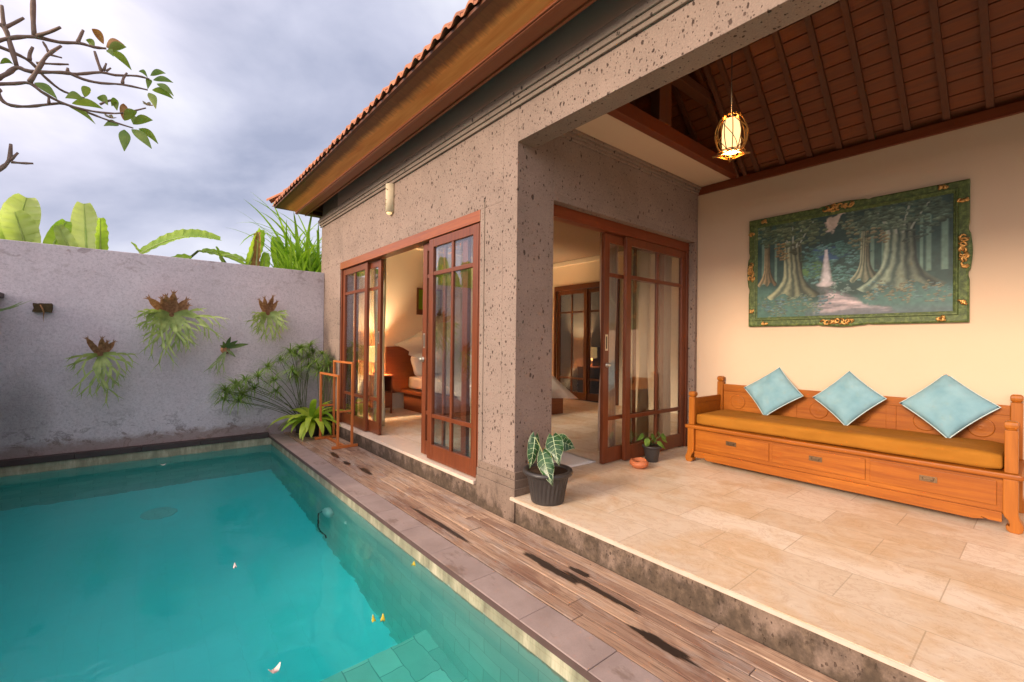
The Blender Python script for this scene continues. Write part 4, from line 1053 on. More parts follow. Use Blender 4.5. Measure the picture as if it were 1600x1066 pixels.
def staghorn(px, py, label, nsh, sh, fr, seed, mat='fern', w0=.022, shw=.05, base_z=None, mount=True):
    r_ = random.Random(seed); c = at(px, py, Y=WALLY-.05); nrm = Vector((0, -1, 0))
    root = empty('staghorn_fern', (c.x, WALLY-.01, c.z), label, 'staghorn fern', 'staghorn ferns mounted on the grey wall')
    bm = BM(); lathe(bm, (0, 0, 0), [(.05, 0), (.075, .02), (.07, .045), (.035, .065)], 12)
    for v in bm.verts: v.co = v.co*.7+Vector((noise.noise(v.co*30+Vector((seed, 0, 0))), noise.noise(v.co*30), 0))*.012
    bmesh.ops.transform(bm, matrix=Matrix.Translation((c.x, WALLY-.001, c.z)) @ Matrix.Rotation(R(90), 4, 'X'), verts=bm.verts)
    obj('root_mount', bm, M['shield'], root)
    for k in range(nsh):                      # shield fronds: upright brown lobed paddles
        bm = BM(); a = (k-(nsh-1)/2)*sh[1]+r_.uniform(-.12, .12); L_ = sh[0]*r_.uniform(.75, 1.1)
        d = Vector((math.sin(a), -.35, math.cos(a))).normalized(); p = c+Vector((math.sin(a)*.03, 0, -.02))
        pts = []; ws = []; q = p.copy(); n = 6
        for j in range(n+1):
            pts.append(q.copy()); ws.append(shw*(.45+.75*math.sin(PI*min(.95, j/n*.8+.1)))*(1 if j < n else .55)); q = q+d*(L_/n); d = (d+Vector((0, -.10, .0))).normalized()
        ribbon(bm, pts, ws, Vector((math.cos(a), 0, -math.sin(a))), .45)
        for j in range(3):
            fork(bm, pts[-1]+Vector((math.cos(a), 0, -math.sin(a)))*ws[-1]*(j-1)*.7, (d+Vector((math.cos(a), 0, -math.sin(a)))*(j-1)*.35).normalized(), L_*.22, shw*.22, 0, r_, nrm)
        obj('shield_frond', bm, M['shield'], root)
    for k, (ang, L_, dep) in enumerate(fr):   # ang 0 = down, + = towards +X
        bm = BM(); a = R(ang+r_.uniform(-7, 7))
        d = Vector((math.sin(a), -.55-r_.uniform(0, .3), -math.cos(a)+.35)).normalized()
        fork(bm, c+Vector((math.sin(a)*.03, -.03, -.03*math.cos(a))), d, L_*r_.uniform(.85, 1.1), w0*r_.uniform(.8, 1.15), dep, r_, nrm)
        obj('frond', bm, M[mat], root)
    return root
staghorn(268, 492, 'largest staghorn fern on the grey wall, with tall brown shields and long drooping fronds', 7, (.34, .24), [(-95, .17, 3), (-75, .18, 3), (-60, .17, 3), (-45, .2, 3), (-30, .22, 3), (-18, .25, 3), (-5, .22, 3), (8, .24, 3), (22, .2, 3), (38, .2, 3), (55, .19, 3), (70, .24, 3), (80, .28, 3), (90, .18, 2), (-25, .33, 3), (2, .34, 2), (-85, .12, 3), (-50, .12, 3)], 1, w0=.024, shw=.040)
staghorn(157, 553, 'leftmost staghorn fern on the grey wall, with a pale pinkish top and forked green fronds', 5, (.25, .28), [(-75, .15, 2), (-55, .14, 3), (-12, .22, 3), (5, .26, 3), (18, .24, 3), (34, .2, 3), (62, .18, 3), (80, .18, 3), (10, .2, 2)], 2, w0=.02, shw=.026)
staghorn(418, 490, 'rightmost staghorn fern on the grey wall, a dense round tuft under tall brown shields', 5, (.30, .24), [(-70, .12, 3), (-50, .14, 3), (-35, .14, 3), (-20, .17, 3), (-5, .2, 3), (10, .17, 3), (25, .15, 3), (40, .14, 3), (58, .13, 3), (75, .12, 3), (0, .11, 3), (-85, .1, 3), (88, .1, 3)], 3, w0=.02, shw=.026)
# small bird's nest fern
c = at(352, 545, Y=WALLY-.05); rf = empty('bird_nest_fern', (c.x, WALLY-.01, c.z), 'small wall fern with a few broad strap leaves and brown roots, above the papyrus', 'wall fern')
bm = BM(); lathe(bm, (0, 0, 0), [(.05, 0), (.06, .03), (.04, .07)], 10)
for v in bm.verts: v.co += Vector((noise.noise(v.co*30), noise.noise(v.co*30+Vector((5, 1, 1))), 0))*.02
bmesh.ops.transform(bm, matrix=Matrix.Translation((c.x, WALLY-.001, c.z-.02)) @ Matrix.Rotation(R(90), 4, 'X'), verts=bm.verts); obj('root_mount', bm, M['shield'], rf)
def strap(bm, p, d, L_, w_, up_, droop=.25, n=6):
    pts = []; ws = []; q = Vector(p); d = d.normalized(); sd_ = d.cross(up_).normalized()
    for k in range(n+1):
        t = k/n; pts.append(q.copy()); ws.append(w_*max(.12, math.sin(PI*min(.97, t*.85+.12)))); q = q+d*(L_/n); d = (d+Vector((0, 0, -droop/n))).normalized()
    ribbon(bm, pts, ws, sd_, .3)
for dx, dz, L_, w_ in ((.25, .95, .17, .025), (.95, .35, .27, .03), (.7, .7, .17, .028), (-.3, .9, .10, .02), (.55, -.5, .16, .02), (-.6, .5, .08, .02)):
    bm = BM(); strap(bm, c+Vector((dx*.02, -.04, dz*.02)), Vector((dx, -.35, dz)), L_, w_, Vector((0, -1, 0))); obj('frond', bm, leafm('nest_fern_green', (.06, .10, .03), (.13, .20, .05), .4, .2) if dz == .95 else bpy.data.materials['nest_fern_green'], rf)
r_ = random.Random(12)
for a in (-38, -15, -60): bm = BM(); fork(bm, c+Vector((0, -.05, -.04)), Vector((math.sin(R(a)), -.4, -.8)).normalized(), .17, .014, 2, r_, Vector((0, -1, 0))); obj('frond', bm, M['fern2'], rf)
# bracket with bare root
c = at(67, 481, Y=WALLY-.03); br_ = empty('mounted_bark_plaque', (c.x, WALLY, c.z), 'small dark bark plaque with a dried root, near the left end of the grey wall', 'plaque')
bm = BM(); box(bm, c.x-.075, c.x+.075, WALLY-.045, WALLY-.001, c.z-.050, c.z+.050)
bmesh.ops.subdivide_edges(bm, edges=bm.edges, cuts=4, use_grid_fill=True)
for v in bm.verts: v.co += Vector((noise.noise(v.co*25), 0, noise.noise(v.co*25+Vector((3, 3, 3)))))*.015
obj('bark_block', bm, plain('dark_bark', (.07, .05, .025), .9, .1, var=.7, nscale=40, bump=.6), br_)
bm = BM(); tube(bm, [c+Vector((-.02, -.02, .03)), c+Vector((.0, -.03, -.01)), c+Vector((.012, -.025, -.06)), c+Vector((.006, -.015, -.12)), c+Vector((.012, -.01, -.17))], [.006, .009, .006, .003, .001], 5); obj('root', bm, M['dryleaf'], br_)

def pot(root, x, y, z, rb, rt_, h, mat, flute=.03, soil=True, rim=.012):
    bm = BM(); lathe(bm, (x, y, z), [(rb*.96, 0), (rb, .006), (rb+(rt_-rb)*.5, h*.5), (rt_*.985, h*.86)], 56, flute, (.01, h*.84)); 
    obj('pot', bm, mat, root, smooth=False)
    bm = BM(); lathe(bm, (x, y, z), [(rt_*.99, h*.8601), (rt_+rim, h*.87), (rt_+rim*1.25, h*.93), (rt_+rim, h), (rt_-.006, h), (rt_-.012, h*.93)], 48); obj('pot_rim', bm, mat, root, smooth=True)
    if soil:
        bm = BM(); lathe(bm, (x, y, z), [(rt_-.013, h*.94), (rt_*.5, h*.97), (.001, h*.975)], 20); obj('soil', bm, M['soil'], root)
# papyrus clumps
def umbel(bm, p, r_, R_, n=26, w_=.0072):
    for k in range(n):
        a = 2*PI*k/n+r_.uniform(-.15, .15); el = r_.uniform(-.2, 1.1); L_ = R_*r_.uniform(.7, 1.1)
        blade(bm, p, a, el, L_, w_*2*r_.uniform(.8, 1.3), r_.uniform(.9, 1.9), 6, .25, 'grass')
def papyrus(root, base, stems, r_, R_, nb=26):
    for (dx, dy, h) in stems:
        b = Vector(base)+Vector((r_.uniform(-.06, .06), r_.uniform(-.04, .04), 0)); tip = b+Vector((dx, dy, h)); mid = b+Vector((dx*.3, dy*.3, h*.6))
        pts = [b*(1-t)**2+mid*2*t*(1-t)+tip*t*t for t in [q/6 for q in range(7)]]
        bm = BM(); tube(bm, pts, [.004]*6+[.003], 5); obj('stem', bm, M['stem'], root)
        bm = BM(); umbel(bm, tip, r_, R_*r_.uniform(.8, 1.15), nb); obj('leaf_whorl', bm, M['papyrus'], root)
r_ = random.Random(21)
pr_ = empty('papyrus_plant', (1.80, 7.36, -.2), 'umbrella papyrus with whorls of thin leaves on long arching stems, in the far corner', 'papyrus')
pot(pr_, 1.93, 7.36, -.2, .085, .11, .20, M['blackplastic'])
papyrus(pr_, (1.93, 7.36, -.03), [(-.98, -.25, .52), (-.88, -.1, .60), (-.80, -.30, .68), (-.72, -.1, .55), (-.62, -.25, .72), (-.55, 0, .84), (-.42, -.15, .66), (-.30, -.05, .94), (-.12, -.1, 1.02), (-.02, -.12, 1.10), (.06, -.05, .98), (-.20, -.2, .80), (-1.02, -.15, .42), (-.9, -.3, .40), (.10, -.1, .85), (-.05, .05, .70), (-.35, -.2, .5), (.02, -.12, 1.16), (-.1, -.2, 1.12), (-.22, -.12, 1.06), (.12, 0, 1.06), (-.95, -.2, .62), (-1.05, -.2, .55), (-.78, -.22, .48)], r_, .27, 52)
M['fern2']; p2 = empty('papyrus_plant', (2.16, 6.98, -.2), 'small spiky papyrus with pale tips behind the wooden towel rack', 'papyrus')
pot(p2, 2.14, 7.05, -.2, .075, .10, .18, M['blackplastic'])
papyrus(p2, (2.14, 7.05, -.03), [(.02, -.05, .88), (-.06, -.02, .76), (.06, -.05, .70), (-.1, -.1, .92), (.03, .02, .96), (-.02, -.04, 1.04), (.08, 0, .84), (-.12, -.05, .8)], r_, .22, 36)
bm = BM()
for k in range(12): blade(bm, Vector((2.16, 7.0, .84)), r_.uniform(0, 6.28), r_.uniform(.9, 1.4), r_.uniform(.18, .30), .010, .25, 5, .2, 'grass')
obj('leaf_whorl', bm, M['fern2'], p2)
# bright strap fern in black pots
bf = empty('strap_leaf_fern', (2.0, 7.06, -.2), 'bright yellow green broad leaved fern in a black pot on the deck', 'fern')
pot(bf, 1.97, 7.03, -.2, .10, .135, .21, M['blackplastic'])
for k in range(46):
    a = 2*PI*k/46*5.3+r_.uniform(-.3, .3); el = r_.uniform(.35, 1.35); L_ = r_.uniform(.40, .66)
    bm = BM(); blade(bm, Vector((1.97+.03*math.cos(a), 7.03+.03*math.sin(a), .0)), a, el, L_, r_.uniform(.075, .105), r_.uniform(1.1, 2.3), 9, .22, 'leaf')
    obj('frond', bm, M['bright'] if k % 4 else M['reed'], bf)
# ------------------------------------------------------------------ towel rack
tr = empty('towel_rack', (2.11, 6.33, -.2), 'orange wooden two-tier towel stand of two open frames on the deck', 'towel rack')
DK = -.1975
RA, RB = 6.70, 5.965
for y in (RA, RB): obj('foot', boxbm(1.925, 2.262, y-.018, y+.018, DK, DK+.035), M['rack'], tr, bevel=.004)
obj('stretcher', boxbm(2.075, 2.105, RB+.0185, RA-.0185, DK+.004, DK+.034), M['rack'], tr, bevel=.003)
for x, zt in ((2.0, .735), (2.185, .90)):
    for y in (RA, RB): obj('post', boxbm(x-.014, x+.014, y-.016, y+.016, DK+.0355, zt), M['rack'], tr, bevel=.003)
    obj('top_rail', boxbm(x-.016, x+.016, RB-.018, RA+.018, zt+.0005, zt+.028), M['rack'], tr, bevel=.004)
for y in (RA, RB): obj('cross_bar', boxbm(2.0145, 2.1705, y-.009, y+.009, .27, .295), M['rack'], tr, bevel=.002)

# ------------------------------------------------------------------ potted plants on the terrace
s = NT('alocasia_leaf'); f = s.noise(s.mapp(), 12, 3); c_ = s.ramp(f, [(.3, (.010, .042, .008)), (.7, (.024, .085, .018))]); M['alo'] = s.done(c_, .32, .5)
M['vein'] = plain('pale_vein', (.60, .72, .42), .45, .4)
M['alostem'] = plain('alocasia_stem', (.35, .38, .16), .5, .4)
def alo_leaf(root, base, tip_dir, top, L_, W_, facing, hang):
    """heart-shaped pointed leaf; top = point where stalk joins, hang = direction of the tip, facing = leaf normal"""
    hang = hang.normalized(); facing = (facing-hang*facing.dot(hang)).normalized(); sd_ = hang.cross(facing).normalized()
    bm = BM(); N_ = 14; rows = []
    def prof(t): return W_/2*(math.sin(PI*min(1, (t+.02)**.62))**.85)
    def P_(u, t):
        wd = prof(t); lobes = -.16*L_*(1-t)**6*abs(u)
        return top+hang*(t*L_+lobes)+sd_*u*wd+facing*(-.05*L_*abs(u)**1.6+.16*L_*math.sin(t*2.6)*.35-.12*L_*t*t+.008*math.sin(u*9+t*14)*abs(u))
    for i in range(N_+1):
        t = i/N_; rows.append([bm.verts.new(P_(-1+2*j/8, t)) for j in range(9)])
    for a, b in zip(rows, rows[1:]):
        for j in range(8): bm.faces.new((a[j], a[j+1], b[j+1], b[j])).smooth = True
    lf = obj('leaf', bm, M['alo'], root)
    bm = BM(); off = facing*.0022
    tube(bm, [P_(0, t)+off for t in [q/12*.97 for q in range(13)]], [.0024-.0016*q/12 for q in range(13)], 5)
    for k in range(6):
        t0 = .04+k*.15
        for s_ in (-1, 1):
            tube(bm, [P_(s_*q/4*.94, min(.99, t0+q/4*(.06+.015*k)))+off for q in range(5)], [.0013, .0012, .0010, .0008, .0005], 4)
    ob = [P_(u, t)+off*.4 for u, t in [(-1, q/14) for q in range(15)]+[(1, 1-q/14) for q in range(15)]]
    tube(bm, ob, .0009, 4)
    v_ = obj('vein', bm, M['vein'], None); v_.parent = lf
    bm = BM(); mid = (base+top)/2+Vector((0, 0, .05)); tube(bm, [base*(1-t)**2+mid*2*t*(1-t)+top*t*t for t in [q/7 for q in range(8)]], [.006-.003*q/7 for q in range(8)], 6); obj('stalk', bm, M['alostem'], root)
PXc, PYc = 2.415, 2.475
ap = empty('potted_alocasia', (PXc, PYc, 0), 'dark green alocasia with white veins in a fluted black pot at the terrace corner', 'potted plant')
pot(ap, PXc, PYc, .0005, .125, .165, .245, M['blackplastic'], .045, rim=.022)
cb_ = Vector((PXc, PYc, .235)); tv = (EYE-cb_).normalized()
def al(px, py, X_, tipx, tipy, X2, W_, fx=None):
    a = at(px, py, X=X_); b = at(tipx, tipy, X=X2); alo_leaf(ap, cb_+Vector((rng.uniform(-.02, .02), rng.uniform(-.02, .02), 0)), None, a, (b-a).length, W_, (fx or tv), b-a)
al(836, 683, 2.36, 829, 733, 2.30, .095, Vector((-.6, -1, .1))); al(864, 682, 2.44, 872, 724, 2.36, .135, Vector((-.8, -.5, .5))); al(868, 688, 2.50, 899, 699, 2.60, .14, Vector((-.7, -.6, .7)))
al(848, 708, 2.33, 861, 757, 2.27, .12, Vector((-.9, -.6, .25)))
# small pot by the door
sp_ = empty('potted_plant', (4.02, 2.70, 0), 'small heart-leaved plant in a small dark pot beside the sliding door', 'potted plant')
SPX, SPY = 4.09, 2.66
pot(sp_, SPX, SPY, .0005, .062, .085, .165, M['blackplastic'], .0)
M['smallleaf'] = leafm('heart_leaf_green', (.07, .15, .02), (.20, .32, .05), .4, .3, 10)
r_ = random.Random(4)
for k in range(13):
    a = r_.uniform(0, 6.28); h = r_.uniform(.03, .16); rr_ = r_.uniform(.02, .12); b0 = Vector((SPX, SPY, .16)); tp = b0+Vector((rr_*math.cos(a), rr_*math.sin(a), h))
    bm = BM(); tube(bm, [b0, (b0+tp)/2+Vector((0, 0, .02)), tp], .0025, 5); obj('stalk', bm, M['stem'], sp_)
    bm = BM(); L_ = r_.uniform(.06, .11); hd = (Vector((math.cos(a)*.6, math.sin(a)*.6, -.75))).normalized(); fc = Vector((math.cos(a)-.6, math.sin(a)-.6, .6)).normalized(); fc = (fc-hd*fc.dot(hd)).normalized(); sd_ = hd.cross(fc)
    pts = [tp+hd*(L_*t) for t in [q/6 for q in range(7)]]; ws = [L_*.36*w__ for w__ in (.55, 1.0, 1.0, .85, .6, .3, .02)]; ribbon(bm, pts, ws, sd_, -.25); obj('leaf', bm, M['smallleaf'], sp_)
# terracotta bowl
tb = empty('terracotta_bowl', (3.80, 2.62, 0), 'low terracotta bowl with a pinched rim beside the small black pot', 'bowl')
bm = BM(); lathe(bm, (3.78, 2.60, .0005), [(.055, 0), (.075, .012), (.098, .035), (.100, .055), (.086, .072), (.080, .078), (.072, .074), (.066, .055), (.05, .04), (.01, .038)], 30)
for v in bm.verts:
    a = math.atan2(v.co.y-2.60, v.co.x-3.78); v.co.z += .006*math.sin(3*a+1)*(v.co.z > .06); r0 = Vector((v.co.x-3.78, v.co.y-2.60, 0)); v.co += r0*.10*math.sin(2*a)
obj('bowl', bm, M['terracotta'], tb, smooth=True)
bm = BM(); lathe(bm, (3.78, 2.60, .0395), [(.052, 0), (.03, .012), (.001, .014)], 12); obj('ash', bm, M['soil'], tb)
# door mat
bm = BM(); A = [(2.78, 3.02), (3.52, 2.98), (3.62, 3.45), (3.05, 3.72), (2.84, 3.55)]
A = [(2.83, 3.02), (3.60, 2.99), (3.66, 3.52), (2.92, 3.60)]
V_ = [[Vector(((A[0][0]*(1-u)+A[1][0]*u)*(1-v)+(A[3][0]*(1-u)+A[2][0]*u)*v, (A[0][1]*(1-u)+A[1][1]*u)*(1-v)+(A[3][1]*(1-u)+A[2][1]*u)*v, .010+.006*noise.noise(Vector((u*6, v*5, 1))))) for u in [i/16 for i in range(17)]] for v in [j/10 for j in range(11)]]
vv = [[bm.verts.new(p) for p in row] for row in V_]
lowr = [[bm.verts.new(Vector((p.x, p.y, .001))) for p in row] for row in V_]
for j in range(10):
    for i in range(16): bm.faces.new((vv[j][i], vv[j][i+1], vv[j+1][i+1], vv[j+1][i])).smooth = True
for i in range(16): bm.faces.new((lowr[0][i], lowr[0][i+1], vv[0][i+1], vv[0][i])); bm.faces.new((vv[10][i], vv[10][i+1], lowr[10][i+1], lowr[10][i]))
for j in range(10): bm.faces.new((vv[j][0], vv[j+1][0], lowr[j+1][0], lowr[j][0])); bm.faces.new((lowr[j][16], lowr[j+1][16], vv[j+1][16], vv[j][16]))
for v in lowr[1:10]:
    for q in v[1:16]: bm.verts.remove(q)
tag(obj('floor_mat', bm, M['linen']), 'white cloth floor mat just inside the open terrace door', 'mat')

# ------------------------------------------------------------------ bedroom furniture
BX0, BX1, BY0, BY1 = 3.62, 5.72, 5.38, 7.50
M['bedwood'] = wood('bed_wood', (.16, .040, .013), (.28, .075, .022), 'x', .4)
bed = empty('bed', (4.67, 6.4, 0), 'low platform bed with red wooden headboard, seen through the sliding doors', 'bed')
obj('bed_base', boxbm(BX0+.06, BX1-.06, BY0+.06, BY1, .001, .30), M['bedwood'], bed)
obj('bed_ledge', boxbm(BX0, BX1, BY0, BY1, .3005, .36), M['bedwood'], bed, bevel=.008)
bm = BM(); extr(bm, [(BX0-.28, .30), (BX1+.2, .30), (BX1+.2, 1.12), (4.67, 1.17), (BX0-.28, 1.12)], 'y', BY1+.001, BY1+.05); obj('headboard', bm, M['bedwood'], bed, bevel=.006)
rb = rbox('bed_mattress', BX0+.12, BX1-.12, BY0+.12, BY1-.01, .3605, .60, .06, M['linen'], nx=12, puff=.01, wr=.01); tag(rb, 'white covered mattress and sheets on the platform bed', 'mattress')
for k, (x, y, rot, lab) in enumerate(((4.05, 7.25, -.1, 'white pillow nearest the bedside table, leaning on the headboard'), (4.42, 7.12, .25, 'second white pillow on the bed, tilted in front of the first'), (5.15, 7.25, 0, 'white pillow on the far side of the bed'))):
    o = rbox('pillow', -.32, .32, -.08, .08, -.20, .20, .07, M['linen'], nx=10, wr=.012, seed=k*3); o.location = (x, y, .82); o.rotation_euler = (-.38, rot, rot*.6); tag(o, lab, 'pillow', 'pillows on the bed')
ns = empty('nightstand', (3.20, 7.32, 0), 'small red wooden bedside table with an open shelf and drawer', 'bedside table')
obj('table_top', boxbm(2.98, 3.30, 7.10, 7.55, .62, .65), M['bedwood'], ns, bevel=.004)
bm = BM(); box(bm, 2.995, 3.015, 7.12, 7.54, .10, .6195); box(bm, 3.265, 3.285, 7.12, 7.54, .10, .6195); box(bm, 3.0155, 3.2645, 7.52, 7.54, .10, .6195); box(bm, 3.0155, 3.2645, 7.12, 7.5195, .36, .38); box(bm, 3.0155, 3.2645, 7.12, 7.5195, .10, .12); obj('cabinet', bm, M['bedwood'], ns)
obj('drawer', boxbm(3.018, 3.262, 7.105, 7.125, .125, .355), M['bedwood'], ns, bevel=.003)
for x in (2.997, 3.255):
    for y in (7.12, 7.51): obj('leg', boxbm(x, x+.028, y, y+.028, .001, .0995), M['bedwood'], ns)
tl_ = empty('table_lamp', (3.07, 7.30, .65), 'lit bedside lamp with a square glowing paper shade', 'lamp')
obj('lamp_base', boxbm(3.03, 3.11, 7.26, 7.34, .6505, .69), M['bedwood'], tl_, bevel=.004)
bm = BM(); tube(bm, [(3.07, 7.30, .69), (3.07, 7.30, .86)], .018, 10); obj('lamp_stem', bm, M['brass'], tl_)
def open_shade(x0, x1, y0, y1, z0, z1):
    bm = BM(); v = box(bm, x0, x1, y0, y1, z0, z1); bm.faces.ensure_lookup_table()
    for f in [f for f in bm.faces if abs(f.calc_center_median().z-z0) < 1e-4 or abs(f.calc_center_median().z-z1) < 1e-4]: bm.faces.remove(f)
    return bm
obj('lamp_shade', open_shade(2.98, 3.16, 7.21, 7.39, .86, 1.13), emit('glowing_lamp_shade', (1.0, .60, .22), .8), tl_)
bl_ = bpy.data.objects.new('bedside_bulb', bpy.data.lights.new('bedside_bulb', 'POINT')); col.objects.link(bl_); bl_.location = (3.07, 7.30, 1.0); bl_.parent = None; bl_.data.energy = 65; bl_.data.color = (1, .72, .44); bl_.data.shadow_soft_size = .035
# green picture on the far bedroom wall
pc = empty('green_picture', (4.03, 7.6, 1.95), 'small bright green picture in a dark frame on the bedroom wall', 'picture')
obj('picture_frame', boxbm(3.96, 4.48, 7.565, 7.5995, 1.72, 2.22), M['teak_dark'], pc, bevel=.004)
obj('picture_sheet', boxbm(3.99, 4.45, 7.562, 7.5645, 1.82, 2.19), plain('green_print', (.13, .24, .015), .7, .2, var=.3, nscale=5), pc)
# curtains
M['curtain'] = plain('tan_curtain', (.62, .46, .34), .9, .1, var=.08, nscale=3)
M['sheer'] = leafm('cream_sheer', (.62, .54, .42), (.70, .62, .50), .9, .4, 3)
def curtain(name, a, b, z0, z1, mat, label, waves=7, amp=.03, pinch=0, seed=0, parent=None):
    a = Vector((*a, 0)); b = Vector((*b, 0)); d = (b-a); n_ = Vector((-d.y, d.x, 0)).normalized(); bm = BM(); N_ = waves*8; rows = []
    for j in range(15):
        t = j/14; row = []
        k = 1-pinch*math.exp(-((t-.42)/.16)**2)
        for i in range(N_+1):
            u = i/N_; uu = .5+(u-.5)*k
            w_ = amp*math.sin(u*waves*2*PI+.5*math.sin(t*4+seed))*(.75+.4*noise.noise(Vector((u*4, t*2, seed))))
            row.append(bm.verts.new(a+d*uu+n_*w_+Vector((0, 0, z0+(z1-z0)*t))))
        rows.append(row)
    for p, q in zip(rows, rows[1:]):
        for i in range(N_): bm.faces.new((p[i], p[i+1], q[i+1], q[i])).smooth = True
    o = obj(name, bm, mat); m = o.modifiers.new('solid', 'SOLIDIFY'); m.thickness = .004
    return tag(o, label, 'curtain', 'curtains drawn back inside the sliding doors')
curtain('curtain', (3.93, 3.22), (4.20, 3.22), .02, 2.45, M['curtain'], 'tan curtain bunched behind the open terrace door leaf with the handle', 5, .035, .3, 1)
curtain('curtain', (4.62, 3.20), (4.82, 3.20), .02, 2.45, M['sheer'], 'cream sheer curtain behind the left panes of the fixed terrace door', 5, .03, .45, 2)
curtain('curtain', (4.92, 3.12), (5.18, 3.12), .02, 2.45, M['curtain'], 'tan curtain behind the right panes of the fixed terrace door', 6, .028, .1, 3)
curtain('curtain', (4.42, 3.22), (4.50, 3.22), .02, 2.45, M['sheer'], 'very narrow cream curtain behind the middle bar of the fixed terrace door', 3, .025, 0, 4)
curtain('curtain', (2.66, 6.02), (2.64, 6.36), .02, 2.4, M['sheer'], 'cream curtain behind the far pool side door', 5, .03, .25, 5)
curtain('curtain', (2.66, 3.62), (2.64, 3.86), .02, 2.4, M['sheer'], 'cream curtain behind the near pool side door', 5, .03, .3, 6)
curtain('curtain', (2.64, 3.32), (2.64, 3.50), .02, 2.4, M['curtain'], 'tan curtain beside the jamb of the near pool side door', 4, .03, .1, 7)
# mosquito net : a canopy falling from one point to the bed's corners, gauze
s = NT('mosquito_gauze'); s.done((.85, .80, .74), .9, .1); tt = s.n('ShaderNodeBsdfTransparent'); mx = s.n('ShaderNodeMixShader'); mx.inputs[0].default_value = .42
s.l(tt.outputs[0], mx.inputs[1]); s.l(s.b.outputs[0], mx.inputs[2]); s.l(mx.outputs[0], s.out.inputs[0]); M['net'] = s.m
ap_ = Vector((4.67, 6.45, 2.75)); bm = BM(); rows = []
cs = [Vector((BX0-.05, BY0-.08, .30)), Vector((BX1+.06, BY0-.12, .26)), Vector((BX1+.05, BY1-.05, 1.15)), Vector((BX0-.1, BY1-.05, 1.16))]
per = []
for a, b in zip(cs, cs[1:]+cs[:1]):
    for q in range(12): per.append(a+(b-a)*(q/12)+Vector((0, 0, (.40 if b.z > 1 and a.z > 1 else .06)*math.sin(PI*q/12))))
for j in range(11):
    t = j/10; row = []
    for k, p in enumerate(per):
        q = ap_*(1-t)+p*t; q.z -= .42*math.sin(PI*t)*(.9+.2*math.sin(k)); r0 = (q-ap_); r0.z = 0; q += r0*.05*math.sin(k*2.3)*t
        row.append(bm.verts.new(q))
    rows.append(row)
for p, q in zip(rows[1:], rows[2:]):
    for k in range(48): bm.faces.new((p[k], p[(k+1) % 48], q[(k+1) % 48], q[k])).smooth = True
for v in rows[0]: bm.verts.remove(v)
tag(obj('mosquito_net', bm, M['net']), 'white gauze mosquito net falling over the bed', 'mosquito net')

# ------------------------------------------------------------------ pool fittings and floating bits
M['whiteplastic'] = plain('white_plastic', (.72, .72, .68), .4, .4)
pl2 = empty('pool_light', (PX1, 4.75, -.93), 'round white pool light fixed to the side wall under the water', 'pool light')
bm = BM(); lathe(bm, (0, 0, 0), [(.085, 0), (.085, .03), (.070, .050), (.035, .058), (.0, .060)], 26); bmesh.ops.transform(bm, matrix=Matrix.Translation((PX1-.001, 4.75, -.93)) @ Matrix.Scale(1.15, 4) @ Matrix.Rotation(R(-90), 4, 'Y'), verts=bm.verts); obj('light_housing', bm, M['whiteplastic'], pl2, smooth=True)
bm = BM(); tube(bm, [(PX1-.03, 4.83, -.94), (PX1-.06, 4.95, -1.1), (PX1-.06, 4.92, -1.45), (PX1-.02, 4.82, -1.6)], .008, 6); obj('cable', bm, M['blackplastic'], pl2)
bm = BM(); lathe(bm, (0, 0, 0), [(.028, 0), (.028, .006), (.018, .008), (.017, .002)], 18); bmesh.ops.transform(bm, matrix=Matrix.Translation((PX1-.001, 4.29, -.815)) @ Matrix.Rotation(R(-90), 4, 'Y'), verts=bm.verts)
tag(obj('water_inlet', bm, M['whiteplastic']), 'tiny white water inlet disc on the pool wall beside the pool light', 'pool inlet')
c = at(249, 802, Y=7.0); d_ = (c-EYE); t_ = (PZ+.004-1.2)/d_.z; c = EYE+d_*t_
bm = BM(); lathe(bm, (.19, 6.53, PZ+.001), [(.17, 0), (.17, .012), (.15, .018), (.10, .018), (.09, .010), (.05, .010), (.04, .018), (.0, .018)], 30); 
tag(obj('drain_cover', bm, M['whiteplastic']), 'round pale drain cover on the pool floor near the far wall', 'drain')
def floater(x, y, L_, w_, a, mat, label, cat, curl=.02):
    bm = BM(); pts = []; ws = []
    for q in range(8):
        t = q/7; pts.append(Vector((x+L_*(t-.5)*math.cos(a), y+L_*(t-.5)*math.sin(a), WZ+.004+curl*(t-.5)**2*4))); ws.append(w_/2*max(.1, math.sin(PI*min(.97, t*.9+.06))))
    ribbon(bm, pts, ws, Vector((-math.sin(a), math.cos(a), 0)), .5); return tag(obj(cat.replace(' ', '_'), bm, mat), label, cat)
M['yellowleaf'] = leafm('yellow_leaf', (.52, .36, .02), (.66, .50, .05), .5, .2, 20); M['petal'] = plain('pink_white_petal', (.80, .58, .50), .5, .3)
floater(1.015, 2.40, .055, .022, 1.4, M['yellowleaf'], 'narrow yellow leaf floating on the pool, left one of a close pair', 'floating leaf')
floater(1.055, 2.375, .06, .026, 1.1, M['yellowleaf'], 'wider yellow leaf floating on the pool, right one of a close pair', 'floating leaf')
floater(.503, 2.33, .055, .035, .3, M['petal'], 'pinkish white petal floating near the front of the pool', 'floating petal')
floater(.236, 7.0, .06, .02, 0, M['petal'], 'tiny white petal floating near the far edge of the pool', 'floating petal')
floater(1.475, 2.83, .035, .03, .8, M['yellowleaf'], 'small yellow leaf caught against the stone side of the pool', 'floating leaf')
floater(.515, 3.55, .06, .022, 1.5, M['petal'], 'pale petal floating in the middle of the pool', 'floating petal')

